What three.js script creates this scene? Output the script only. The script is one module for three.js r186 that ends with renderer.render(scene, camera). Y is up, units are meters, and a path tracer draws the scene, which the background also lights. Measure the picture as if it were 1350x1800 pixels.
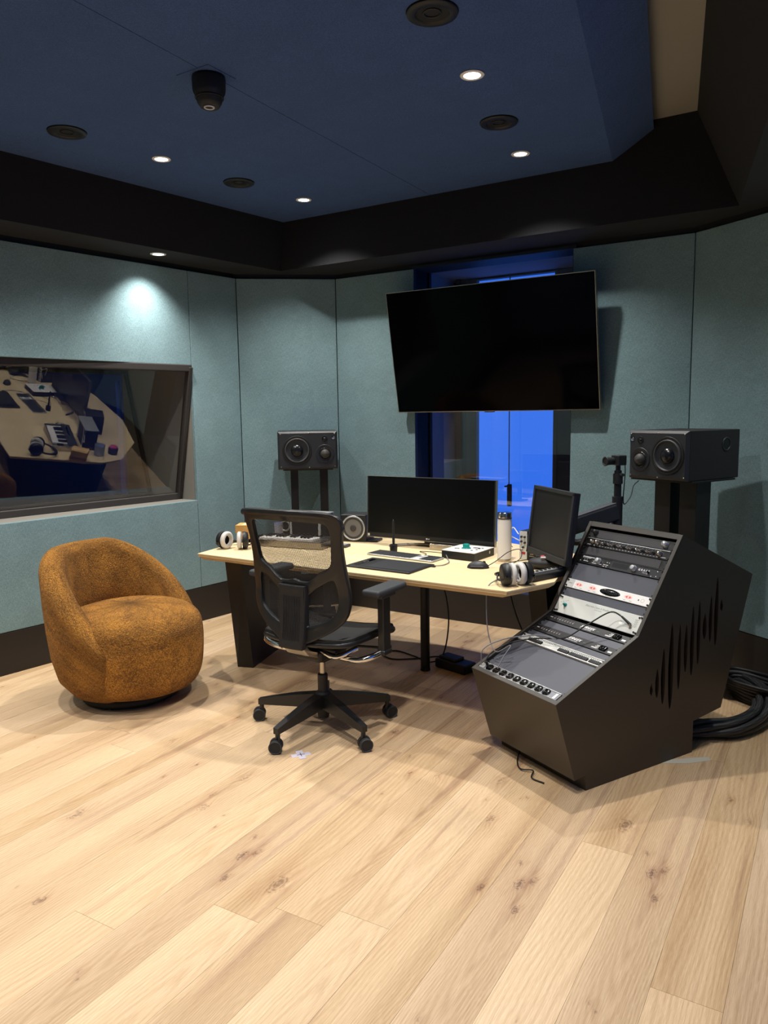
import * as THREE from 'three';
import { RoundedBoxGeometry } from 'three/addons/geometries/RoundedBoxGeometry.js';
import { mergeGeometries, toCreasedNormals } from 'three/addons/utils/BufferGeometryUtils.js';
import { TessellateModifier } from 'three/addons/modifiers/TessellateModifier.js';
import { RectAreaLightUniformsLib } from 'three/addons/lights/RectAreaLightUniformsLib.js';

// ------------------------------------------------------------ camera, sky, exposure
const scene = new THREE.Scene();
const camera = new THREE.PerspectiveCamera(2 * Math.atan(900 / 1350) * 180 / Math.PI, 1350 / 1800, 0.05, 60);
camera.position.set(0, 1.5, 0);
camera.quaternion.setFromRotationMatrix(new THREE.Matrix4().makeBasis(
  new THREE.Vector3(0.78653805, -0.01532729, -0.61735158),
  new THREE.Vector3(-0.06790149, 0.99148393, -0.11112609),
  new THREE.Vector3(0.61379743, 0.12932399, 0.77879909)));
scene.add(camera);
scene.background = new THREE.Color().setRGB(0.04, 0.185, 0.95);      // deep blue dusk outside the window
const renderer = new THREE.WebGLRenderer({ antialias: true });
renderer.toneMapping = THREE.LinearToneMapping;
renderer.toneMappingExposure = 1.0;
renderer.shadowMap.enabled = true;
RectAreaLightUniformsLib.init();
const LAMP_COLOR = new THREE.Color().setRGB(1.0, 0.955, 0.895);
const LAMP_POWER = 10.8, WASH_POWER = 4.6;

// ------------------------------------------------------------ helpers
let seed = 7;
const rnd = () => { seed = (seed * 1664525 + 1013904223) >>> 0; return seed / 4294967296; };
const rr = (a, b) => a + (b - a) * rnd();
const R = d => d * Math.PI / 180;
const V = (x, y, z) => new THREE.Vector3(x, y, z);
const used = {};
function numbered(n) { used[n] = (used[n] ?? -1) + 1; return used[n] ? n + '_' + String(used[n]).padStart(3, '0') : n; }
function shade(o) { o.castShadow = true; o.receiveShadow = true; return o; }
function flat(g) { const h = g.index ? g.toNonIndexed() : g; for (const k of Object.keys(h.attributes)) if (!['position', 'normal', 'uv'].includes(k)) h.deleteAttribute(k);
  if (!h.attributes.normal) h.computeVertexNormals();
  if (!h.attributes.uv) h.setAttribute('uv', new THREE.BufferAttribute(new Float32Array(h.attributes.position.count * 2), 2)); h.clearGroups(); return h; }
function join(gs) { return Array.isArray(gs) ? (gs.length > 1 ? mergeGeometries(gs.map(flat)) : gs[0]) : gs; }
function part(name, gs, mat, parent) { const m = shade(new THREE.Mesh(join(gs), mat)); m.name = name; parent.add(m); return m; }
function thing(name, label, category, pos = [0, 0, 0], turn = 0, group) {
  const o = new THREE.Group(); o.name = numbered(name); scene.add(o); o.position.set(...pos); o.rotation.y = turn;
  o.userData = { label, category }; if (group) o.userData.group = group; return o;
}
function single(name, gs, mat, label, category, group) { const m = shade(new THREE.Mesh(join(gs), mat)); m.name = numbered(name); scene.add(m); m.userData = { label, category }; if (group) m.userData.group = group; return m; }
function struct(name, gs, mat) { const m = shade(gs ? new THREE.Mesh(join(gs), mat) : new THREE.Group()); m.name = name; m.userData = { kind: 'structure' }; scene.add(m); return m; }
// geometry makers
const box = (w, h, d, x = 0, y = 0, z = 0, r = 0, seg = 2) => (r ? new RoundedBoxGeometry(w, h, d, seg, r) : new THREE.BoxGeometry(w, h, d)).translate(x, y, z);
const cyl = (r0, r1, h, x = 0, y = 0, z = 0, n = 24, open = false) => new THREE.CylinderGeometry(r1, r0, h, n, 1, open).translate(x, y, z);
const ring = (R0, r, x = 0, y = 0, z = 0, n = 36) => new THREE.TorusGeometry(R0, r, 10, n).translate(x, y, z);
const lathe = (pts, n = 36) => new THREE.LatheGeometry(pts.map(p => new THREE.Vector2(p[0], p[1])), n);
const tube = (pts, r, n = 0, k = 8, closed = false) => new THREE.TubeGeometry(new THREE.CatmullRomCurve3(pts.map(p => V(...p)), closed, 'centripetal'), n || pts.length * 8, r, k, closed);
function bar(a, b, w, h, roll = 0) { // box beam between points
  const A = V(...a), B = V(...b), d = B.clone().sub(A), L = d.length();
  const g = new RoundedBoxGeometry(w, h, L, 2, Math.min(w, h) * 0.2); g.rotateZ(roll); g.translate(0, 0, L / 2);
  const m = new THREE.Matrix4().lookAt(B, A, Math.abs(d.y) / L > 0.98 ? V(0, 0, 1) : V(0, 1, 0)); m.setPosition(A); return g.applyMatrix4(m);
}
function rod(a, b, r0, r1 = r0, n = 16) { const A = V(...a), B = V(...b), d = B.clone().sub(A), L = d.length(); return new THREE.CylinderGeometry(r1, r0, L, n).translate(0, L / 2, 0).applyQuaternion(new THREE.Quaternion().setFromUnitVectors(V(0, 1, 0), d.normalize())).translate(A.x, A.y, A.z); }
function metric(g, s = 1) { // uv in metres by the dominant axis of each face
  g = flat(g); const p = g.attributes.position, n = g.attributes.normal, uv = g.attributes.uv;
  for (let i = 0; i < p.count; i += 3) {
    let ax = 0, ay = 0, az = 0; for (let k = 0; k < 3; k++) { ax += Math.abs(n.getX(i + k)); ay += Math.abs(n.getY(i + k)); az += Math.abs(n.getZ(i + k)); }
    for (let k = 0; k < 3; k++) { const x = p.getX(i + k), y = p.getY(i + k), z = p.getZ(i + k);
      if (ay >= ax && ay >= az) uv.setXY(i + k, x / s, z / s); else if (ax >= az) uv.setXY(i + k, z / s, y / s); else uv.setXY(i + k, x / s, y / s); }
  } return g;
}
function quadGeo(list) { // list of polygons (arrays of [x,y,z], convex), flat shaded, double sided by the renderer
  const pos = []; for (const q of list) for (let i = 1; i < q.length - 1; i++) pos.push(...q[0], ...q[i], ...q[i + 1]);
  const g = new THREE.BufferGeometry(); g.setAttribute('position', new THREE.Float32BufferAttribute(pos, 3)); g.computeVertexNormals(); return metric(g);
}
// prism from plan polygon [[x,z]...] between y0 and y1
function prism(pts, y0, y1) { const s = new THREE.Shape(pts.map(p => new THREE.Vector2(p[0], -p[1]))); return new THREE.ExtrudeGeometry(s, { depth: y1 - y0, bevelEnabled: false }).rotateX(-Math.PI / 2).translate(0, y0, 0); }
// slab along A->B (plan), its room side on the line, thickness away from the room (to the right-hand side of A->B mirrored by side)
function slab(A, B, y0, y1, t, e0 = 0, e1 = 0, back = 0, r = 0.003) {
  const dx = B[0] - A[0], dz = B[1] - A[1], L = Math.hypot(dx, dz), g = box(L - e0 - e1, y1 - y0, t, (L + e0 - e1) / 2, (y0 + y1) / 2, -t / 2 - back, r, 1);
  const m = metric(g); m.rotateY(Math.atan2(-dz, dx)); m.translate(A[0], 0, A[1]); return m;
}
// ------------------------------------------------------------ noise and textures
const P512 = new Uint8Array(1024); { const a = [...Array(512).keys()]; let s = 99; for (let i = 511; i > 0; i--) { s = (s * 1103515245 + 12345) & 0x7fffffff; const j = s % (i + 1); [a[i], a[j]] = [a[j], a[i]]; } for (let i = 0; i < 1024; i++) P512[i] = a[i & 511] & 255; }
const hsh = (x, y) => P512[(P512[x & 511] + (y & 511)) & 1023] / 255;
function vn(x, y) { const xi = Math.floor(x), yi = Math.floor(y); let fx = x - xi, fy = y - yi; fx = fx * fx * (3 - 2 * fx); fy = fy * fy * (3 - 2 * fy);
  const a = hsh(xi, yi), b = hsh(xi + 1, yi), c = hsh(xi, yi + 1), d = hsh(xi + 1, yi + 1); return a + (b - a) * fx + (c - a) * fy + (a - b - c + d) * fx * fy; }
function dataTex(w, h, fn, srgb = true) { const d = new Uint8Array(w * h * 4); const o = [0, 0, 0, 255];
  for (let y = 0; y < h; y++) for (let x = 0; x < w; x++) { o[3] = 255; fn(x, y, o); const i = (y * w + x) * 4; d[i] = Math.max(0, Math.min(255, o[0])); d[i + 1] = Math.max(0, Math.min(255, o[1])); d[i + 2] = Math.max(0, Math.min(255, o[2])); d[i + 3] = o[3]; }
  const t = new THREE.DataTexture(d, w, h); t.wrapS = t.wrapT = THREE.RepeatWrapping; t.magFilter = THREE.LinearFilter; t.minFilter = THREE.LinearMipmapLinearFilter; t.generateMipmaps = true; if (srgb) t.colorSpace = THREE.SRGBColorSpace; t.needsUpdate = true; return t; }
function canvasTex(w, h, draw) { const c = document.createElement('canvas'); c.width = w; c.height = h; draw(c.getContext('2d'), w, h); const t = new THREE.CanvasTexture(c); t.colorSpace = THREE.SRGBColorSpace; t.magFilter = THREE.LinearFilter; return t; }
const scaled = (t, s) => { const c = t.clone(); c.repeat.set(1 / s, 1 / s); c.needsUpdate = true; return c; };
// woven melange cloth, a neutral grey multiplier
const weave = dataTex(512, 512, (x, y, o) => {
  const a = vn(x / 3, (y % 512) / 1.3) * 0.5 + hsh(x >> 1, y >> 1) * 0.3 + hsh(x, y + 77) * 0.2; const b = vn((x + 300) / 1.3, y / 3.2); const c = vn(x / 64, y / 64);
  const v = 205 + (a - 0.5) * 60 + (b - 0.5) * 45 + (c - 0.5) * 10; o[0] = v; o[1] = v; o[2] = v; });
const weaveT = scaled(weave, 0.55);
const boucleBump = dataTex(512, 512, (x, y, o) => { const a = vn(x / 9, y / 9), b = vn(x / 4 + 50, y / 4), c = vn(x / 2 + 9, y / 2); const v = (Math.abs(a - 0.5) * 1.1 + Math.abs(b - 0.5) * 0.9 + c * 0.35) * 210; o[0] = o[1] = o[2] = v; }, false);
const boucleCol = dataTex(512, 512, (x, y, o) => { const a = vn(x / 5 + 7, y / 5), b = vn(x / 2.2, y / 2.2 + 30), c = vn(x / 90, y / 90); let k = a * 0.5 + b * 0.5; k = Math.max(0, Math.min(1, (k - 0.25) * 1.9)); k = k * 0.72 + c * 0.34 + 0.0;
  o[0] = 96 + 122 * k; o[1] = 60 + 92 * k; o[2] = 16 + 44 * k; });
const STRIPS = 10, TW = 2048;
function plankTexture(sd) {
  const strips = []; seed = sd;
  for (let s = 0; s < STRIPS; s++) { const kn = []; const nk = 2 + Math.floor(rnd() * 5); for (let k = 0; k < nk; k++) kn.push([rr(0.1, 2.1), rr(0.02, 0.16), rr(0.004, 0.017) * (rnd() < 0.25 ? 1.6 : 1), rr(0.25, 0.75)]);
    strips.push({ c: rr(-0.02, 0.2), h0: rr(0.01, 0.06), a: rr(0.01, 0.06) * (rnd() < 0.5 ? -1 : 1), f: rr(70, 150), t: rr(-9, 6), w: rr(-4, 4), kn, o: rr(0, 400), streak: rr(0.0, 1.0) }); }
  return dataTex(TW, TW, (x, y, o) => {
    const H = TW / STRIPS, si = Math.min(STRIPS - 1, Math.floor(y / H)), S = strips[si], L = x / TW * 2.2, W = (y - si * H) / H * 0.1765;
    let warp = (vn(L * 1.6 + S.o, W * 6) - 0.5) * 0.05 + (vn(L * 6 + S.o, W * 22 + 9) - 0.5) * 0.012, dark = 0, kn = 0;
    for (const k of S.kn) { const dx = (L - k[0]) / 2.0, dy = W - k[1], d2 = (dx * dx + dy * dy) / (k[2] * k[2]); if (d2 < 30) { warp += k[2] * 1.2 * Math.exp(-d2 / 3.2); const e = d2 + (vn(L * 120 + S.o, W * 160) - 0.5) * 1.9 + (vn(L * 300, W * 400) - 0.5) * 0.8; if (e < 1) kn = Math.max(kn, k[3] * (1 - Math.max(0, e)) * (0.6 + 0.4 * Math.sin(d2 * 14))); dark += 0.6 * k[3] * Math.exp(-d2 / 6) * (0.4 + vn(L * 30, W * 90 + S.o)); } }
    const d = W - S.c + warp, h = S.h0 + S.a * L, rad = Math.sqrt(d * d + h * h);
    const ph = rad * S.f * 6.283 + vn(L * 3, W * 30 + S.o) * 2.0; let g = Math.sin(ph); g = g > 0 ? g : g * 0.55;
    const fib = vn(L * 22 + S.o, W * 1500) - 0.5, fib2 = vn(L * 70, W * 2600 + S.o) - 0.5, tone = vn(L * 1.1 + S.o * 2, W * 14) - 0.5;
    const st = vn(L * 1.3 + S.o * 3, W * 40 + 4); const streak = st > 0.72 ? (st - 0.72) * 2.2 * S.streak : 0;
    const v = S.t - g * 7.5 + fib * 24 + fib2 * 15 + tone * 20 - dark * 34 - streak * 52;
    o[0] = 203 + v - kn * 88; o[1] = 174 + v * 1.06 + S.w * 0.3 - kn * 82 - dark * 5; o[2] = 138 + v * 1.08 + S.w - kn * 62 + streak * 14 - dark * 2;
  });
}
const deskTex = dataTex(1024, 512, (x, y, o) => { const L = x / 1024 * 2.2, W = y / 512 * 1.1; const r = Math.sin((W + (vn(L * 1.5, W * 5) - 0.5) * 0.09) * 240 + vn(L * 3, W * 20) * 2), f = vn(L * 18, W * 700) - 0.5, t = vn(L * 1.2 + 8, W * 9) - 0.5; const v = -Math.max(0, r) * 6 + f * 12 + t * 14; o[0] = 226 + v; o[1] = 203 + v; o[2] = 160 + v * 1.1; });
const meshAlpha = dataTex(32, 32, (x, y, o) => { const a = Math.min(Math.abs(x - 16), 16) / 16, b = Math.abs(y - 16) / 16; const v = Math.max(a, b) > 0.6 ? 255 : 0; o[0] = o[1] = o[2] = v; }, false);
const perfBump = dataTex(64, 64, (x, y, o) => { const dx = (x % 32) - 16, dy = (y % 32) - 16; const v = dx * dx + dy * dy < 110 ? 12 : 62; o[0] = v; o[1] = v; o[2] = v + 3; });
const braid = dataTex(128, 128, (x, y, o) => { const v = ((x + y) % 16 < 7 ? 34 : 12) + ((x - y + 128) % 16 < 4 ? 24 : 0) + hsh(x, y) * 12; o[0] = v; o[1] = v; o[2] = v + 2; });

const std = (color, roughness = 0.6, metalness = 0, extra = {}) => new THREE.MeshStandardMaterial({ color, roughness, metalness, side: THREE.DoubleSide, ...extra });
const phys = (o) => new THREE.MeshPhysicalMaterial({ side: THREE.DoubleSide, ...o });
const M = {
  teal: std('#95b6bd', 0.95, 0, { map: weaveT, bumpMap: weaveT, bumpScale: 0.0006 }),
  blueCloth: std('#4968a2', 0.95, 0, { map: weaveT }),
  blackCloth: std('#1f1f23', 0.95, 0, { map: weaveT }),
  base: std('#221d1a', 0.55), booth: std('#4a5160', 0.9), dark: std('#0e0e10', 0.7), screed: std('#6a5a48', 0.9), beige: std('#8f8a82', 0.9),
  black: std('#141416', 0.5), blackSoft: std('#17181b', 0.62), blackGloss: std('#08080a', 0.12), graphite: std('#26282c', 0.5), greyDark: std('#3a3c40', 0.55),
  rack: std('#332c26', 0.42), rackEdge: std('#46433f', 0.5), blank: std('#4f525b', 0.5), stripGrey: std('#85888d', 0.45), alu: std('#c9ccce', 0.35, 0.7), silverFace: std('#d4d6d2', 0.45, 0.1), whiteFace: std('#ecebe8', 0.5),
  chrome: std('#d8d6d2', 0.12, 1), steel: std('#b9b2a6', 0.3, 1), white: std('#e9e6e1', 0.45), whiteSoft: std('#cfccc8', 0.85), lining: std('#8b9098', 0.8), sillGrey: std('#8a867e', 0.6), frameGrey: std('#34302e', 0.5), frameBrown: std('#3b2f27', 0.5), navy: std('#1a2230', 0.6),
  oakDesk: std('#ffffff', 0.5, 0, { map: deskTex }), ply: std('#d8bd8e', 0.6), plyDark: std('#8e7350', 0.6),
  boucle: std('#ffffff', 1, 0, { map: scaled(boucleCol, 0.44), bumpMap: scaled(boucleBump, 0.40), bumpScale: 0.012 }),
  meshBack: std('#1d1d20', 0.7, 0, { alphaMap: (() => { const t = meshAlpha.clone(); t.repeat.set(1 / 0.0042, 1 / 0.0052); t.needsUpdate = true; return t; })(), alphaTest: 0.5 }),
  meshSeat: std('#3b3d40', 0.75, 0, { map: scaled(perfBump, 0.012) }), perf: std('#ffffff', 0.6, 0, { map: scaled(perfBump, 0.007) }),
  chairFrame: std('#17181b', 0.42), rubber: std('#2f3236', 0.6), wheel: std('#1a1b1d', 0.7),
  screen: phys({ color: '#020204', roughness: 0.08, specularIntensity: 0.12 }), screenMatt: phys({ color: '#030406', roughness: 0.3, specularIntensity: 0.55 }), screenSmall: phys({ color: '#040506', roughness: 0.06, specularIntensity: 0.8 }),
  glass: phys({ color: '#ffffff', roughness: 0, transmission: 1, ior: 1.9, thickness: 0 }), glassThin: phys({ color: '#ffffff', roughness: 0, transmission: 1, ior: 1.5, thickness: 0 }), glassBack: phys({ color: '#ffffff', roughness: 0, transmission: 1, ior: 2.1, thickness: 0 }),
  cardboard: std('#c79a57', 0.85), teal2: std('#12857c', 0.35), ledRed: std('#b51f2a', 0.5), cone: std('#6f6c68', 0.7), coneDark: std('#3a3836', 0.6), dome: std('#17181b', 0.25), surround: std('#232428', 0.4),
  loom: std('#ffffff', 0.55, 0, { map: braid }), cableBlack: std('#0c0c0e', 0.5), cableGrey: std('#77767a', 0.5), cableWhite: std('#d8d4cf', 0.5), tapeWhite: std('#c9c4d4', 0.8), tapeGrey: std('#b9b4a6', 0.7),
  lamp: std('#ffffff', 0.4, 0, { emissive: LAMP_COLOR, emissiveIntensity: 14 }), pink: std('#d23f86', 0.5), mug: std('#aab4d8', 0.4), redPlastic: std('#a3323c', 0.5),
};
const faceMat = (t, rough = 0.5, metal = 0) => std('#ffffff', rough, metal, { map: t });

// ------------------------------------------------------------ room shell
const P1 = [-4.447, -3.92], P2 = [-3.93, -4.441], P3 = [-1.403, -4.701], P5 = [-0.2, -4.066], P6 = [1.617, 1.6], P7 = [-4.447, 1.6];
const ROOM = [P7, P1, P2, P3, P5, P6];
const WTOP = 2.49, SOF = 2.52, CEIL = 3.05, BB = 0.254;
{ // floor with oak planks
  const floor = struct('floor', prism([[-4.7, 1.9], [-4.7, -4.2], [-4.1, -4.75], [-1.4, -5.0], [0.1, -4.3], [1.95, 1.9]], -0.16, -0.0125), M.screed);
  const texs = [plankTexture(11), plankTexture(23)], mats = texs.map(t => faceMat(t, 0.52));
  const ang = R(-7.5), pd = [Math.sin(ang), -Math.cos(ang)], pw = [Math.cos(ang), Math.sin(ang)], WID = 0.1765;   // along, across
  const geos = {}; const variant = (len, k, m) => { const key = len + '_' + k; if (!geos[key]) { const g = flat(box(WID - 0.0007, 0.012, len - 0.0009)); const p = g.attributes.position, uv = g.attributes.uv; for (let i = 0; i < p.count; i++) uv.setXY(i, (p.getZ(i) + len / 2) / 2.2 + (2.2 - len) / 2.2 * ((k * 0.37) % 1), (k + 0.02 + 0.96 * (p.getX(i) / WID + 0.5)) / STRIPS); geos[key] = g; } return geos[key]; };
  seed = 4242;
  const toST = p => [p[0] * pw[0] + p[1] * pw[1], p[0] * pd[0] + p[1] * pd[1]];
  const poly = ROOM.map(toST);
  for (let row = -34; row <= 22; row++) {
    const s0 = -0.53 + row * WID, sm = s0 + WID / 2; const ts = [];
    for (const sc of [s0, sm, s0 + WID]) for (let i = 0; i < poly.length; i++) { const a = poly[i], b = poly[(i + 1) % poly.length]; if ((a[0] - sc) * (b[0] - sc) < 0) ts.push(a[1] + (b[1] - a[1]) * (sc - a[0]) / (b[0] - a[0])); }
    if (ts.length < 2) continue; const t0 = Math.min(...ts) - 0.03, t1 = Math.max(...ts) + 0.03;
    const known = { [-6]: 1.61, [-4]: 1.775, [-1]: 2.505 }[row]; // end joints seen on the boards
    let t = known !== undefined ? known - 2.2 * Math.ceil((known - t0) / 2.2) : t0 - rr(0.1, 2.0);
    while (t < t1) {
      let a = Math.max(t, t0), b = Math.min(t + 2.2, t1); t += 2.2; if (b - a < 0.03) continue;
      const len = Math.round((b - a) * 1000) / 1000, mid = (a + b) / 2, k = Math.floor(rnd() * STRIPS), mi = rnd() < 0.5 ? 0 : 1;
      const m = part('plank', variant(len, k), mats[mi], floor); m.position.set(pw[0] * sm + pd[0] * mid, -0.006, pw[1] * sm + pd[1] * mid); m.rotation.y = Math.atan2(-pd[0], -pd[1]) + (rnd() < 0.5 ? Math.PI : 0);
    }
  }
}
const wallName = { wall_left: [P7, P1], wall_back_left: [P1, P2], wall_back: [P2, P3], wall_back_right: [P3, P5], wall_right: [P5, P6], wall_rear: [P6, P7] };
const dirOf = (A, B) => { const L = Math.hypot(B[0] - A[0], B[1] - A[1]); return [(B[0] - A[0]) / L, (B[1] - A[1]) / L, L]; };
const along = (A, B, s) => { const d = dirOf(A, B); return [A[0] + d[0] * s, A[1] + d[1] * s]; };
// outward direction for A->B in the order of ROOM is to the left of travel in plan (x,z): handled by slab's local -z
const WIN1 = { z0: -0.9, z1: -3.483, y0: 0.892, y1: 1.845 };             // studio window in the left wall
const WIN2 = { s0: 0.677, s1: 1.822, y0: BB, y1: WTOP };                 // full height window in the back wall
function wall(name, A, B, cuts, panels, bbs) {
  const gs = cuts.map(([s0, s1, y0, y1, t]) => slab(along(A, B, s0), along(A, B, s1), y0, y1, t ?? 0.18, 0, 0, 0.03, 0));
  const w = struct(name, gs, M.base);
  for (const [s0, s1, y0, y1] of panels) part('fabric_panel', slab(along(A, B, s0), along(A, B, s1), y0, y1, 0.03, 0.0015, 0.0015, 0, 0.004), M.teal, w);
  const b = struct(name.replace('wall', 'baseboard'), bbs.map(([s0, s1]) => slab(along(A, B, s0), along(A, B, s1), 0, BB - 0.004, 0.029, 0, 0, 0.0005, 0.001)), M.base);
  return w;
}
{ // left wall runs from P7 (near) to P1 (far)
  const L = P7[1] - P1[1], S = z => P7[1] - z, a = S(WIN1.z0), b = S(WIN1.z1);
  wall('wall_left', P7, P1, [[0, a - 0.03, 0, CEIL], [b + 0.03, L, 0, CEIL], [a - 0.03, b + 0.03, 0, WIN1.y0 - 0.031], [a - 0.03, b + 0.03, WIN1.y1 + 0.031, CEIL]],
    [[0, a, BB, WTOP], [a, b, BB, WIN1.y0], [a, b, WIN1.y1, WTOP], [b, L, BB, WTOP]], [[0, L]]);
  const d = dirOf(P1, P2); wall('wall_back_left', P1, P2, [[-0.1, d[2] + 0.05, 0, CEIL]], [[0, d[2], BB, WTOP]], [[0, d[2]]]);
  const e = dirOf(P2, P3); wall('wall_back', P2, P3, [[-0.05, WIN2.s0, 0, CEIL], [WIN2.s1, e[2] + 0.1, 0, CEIL], [WIN2.s0, WIN2.s1, 0, BB - 0.02], [WIN2.s0, WIN2.s1, WTOP + 0.02, CEIL]],
    [[0, WIN2.s0, BB, WTOP], [WIN2.s1, e[2], BB, WTOP]], [[0, e[2]]]);
  const f = dirOf(P3, P5); wall('wall_back_right', P3, P5, [[-0.05, f[2] + 0.1, 0, CEIL]], [[0, f[2], BB, WTOP]], [[0, f[2]]]);
  const g = dirOf(P5, P6); wall('wall_right', P5, P6, [[-0.05, 1.3, 0, CEIL], [3.9, g[2] + 0.1, 0, CEIL], [1.3, 3.9, 0, 0.75], [1.3, 3.9, 2.35, CEIL]], [[0, 1.3, BB, WTOP], [1.3, 3.9, BB, 0.75], [1.3, 3.9, 2.35, WTOP], [3.9, g[2], BB, WTOP]], [[0, g[2]]]);
  const w3 = struct('window_3', null); w3.position.set(P5[0], 0, P5[1]); w3.rotation.y = Math.atan2(-g[1], g[0]); part('pane', quadGeo([[[1.3, 0.75, -0.12], [3.9, 0.75, -0.12], [3.9, 2.35, -0.12], [1.3, 2.35, -0.12]]]), M.glassThin, w3); part('frame', [box(0.05, 1.6, 0.06, 1.325, 1.55, -0.12), box(0.05, 1.6, 0.06, 3.875, 1.55, -0.12), box(0.05, 1.6, 0.06, 2.6, 1.55, -0.12), box(2.6, 0.05, 0.06, 2.6, 0.775, -0.12), box(2.6, 0.05, 0.06, 2.6, 2.325, -0.12)], M.frameGrey, w3);
  const h = dirOf(P6, P7); wall('wall_rear', P6, P7, [[-0.05, h[2] + 0.1, 0, CEIL]], [[0, 2, BB, WTOP], [2, 4, BB, WTOP], [4, h[2], BB, WTOP]], [[0, h[2]]]);
}
// upper ceiling, black bulkhead, blue raft
struct('ceiling', prism([[-4.7, 1.9], [-4.7, -4.2], [-4.1, -4.75], [-1.4, -5.0], [0.1, -4.3], [1.95, 1.9]], CEIL, CEIL + 0.12), M.beige);
const IB = [[-4.112, 1.25], [-4.112, -4.055], [-1.09, -4.36], [0.694, 1.25]], IT = [[-4.118, 1.25], [-4.118, -4.13], [-1.33, -4.41], [0.47, 1.25]];
{
  const b = struct('ceiling_bulkhead', null); const y = SOF, at = (p, h) => [p[0], h, p[1]];
  const face = (name, i, j, outer) => part(name, quadGeo([[at(IB[i], y), at(IB[j], y), at(IT[j], CEIL), at(IT[i], CEIL)], ...outer.map(q => q.map(p => at(p, y)))]), M.blackCloth, b);
  face('bulkhead_left', 0, 1, [[P7, P1, IB[1], IB[0]]]);
  face('bulkhead_back', 1, 2, [[P1, P2, IB[1]], [P2, P3, IB[2], IB[1]]]);
  face('bulkhead_right', 2, 3, [[P3, P5, IB[2]], [P5, P6, IB[3], IB[2]]]);
  face('bulkhead_rear', 3, 0, [[P6, P7, IB[0], IB[3]]]);
}
const RAFT = 2.865;
const raftDir = [0.308, 0.951];
{
  const raft = struct('ceiling_raft', null);
  const A = [-4.11, -4.095], B = [-1.757, -4.335], tB = along2(B, 5.4), seamA = [-2.909, -4.216], seamB = [-2.909 + 0.16 * 5.3, -4.216 + 5.3], g = 0.0015;
  function along2(p, t) { return [p[0] + raftDir[0] * t, p[1] + raftDir[1] * t]; }
  // two cloth covered boards that meet on a thin joint
  const boardL = [A, [seamA[0] - g, seamA[1]], [seamB[0] - g, seamB[1]], [-4.11, seamB[1]]];
  part('ceiling_board', metric(prism(boardL, RAFT, RAFT + 0.1)), M.blueCloth, raft);
  const C = [seamB[0] + g, seamB[1]], D = along2(B, (seamB[1] - B[1]) / raftDir[1]);
  part('ceiling_board', metric(prism([[seamA[0] + g, seamA[1]], B, D, C], RAFT, RAFT + 0.1)), M.blueCloth, raft);
  const up = [0.205, -0.06], U = p => [p[0] + up[0], 3.0, p[1] + up[1]], dn = p => [p[0], RAFT, p[1]];
  part('ceiling_flank', quadGeo([[dn(B), dn(D), U(D), U(B)], [U(B), U(D), [D[0], 3.0, D[1]], [B[0], 3.0, B[1]]]]), M.blueCloth, raft);
  // access panel beside the detector
  const acc = [[-2.69, -2.10], [-2.515, -2.118], [-2.533, -2.275], [-2.708, -2.257]];
  part('access_panel', metric(prism(acc, RAFT - 0.0025, RAFT)), M.blueCloth, raft);
}
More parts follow.
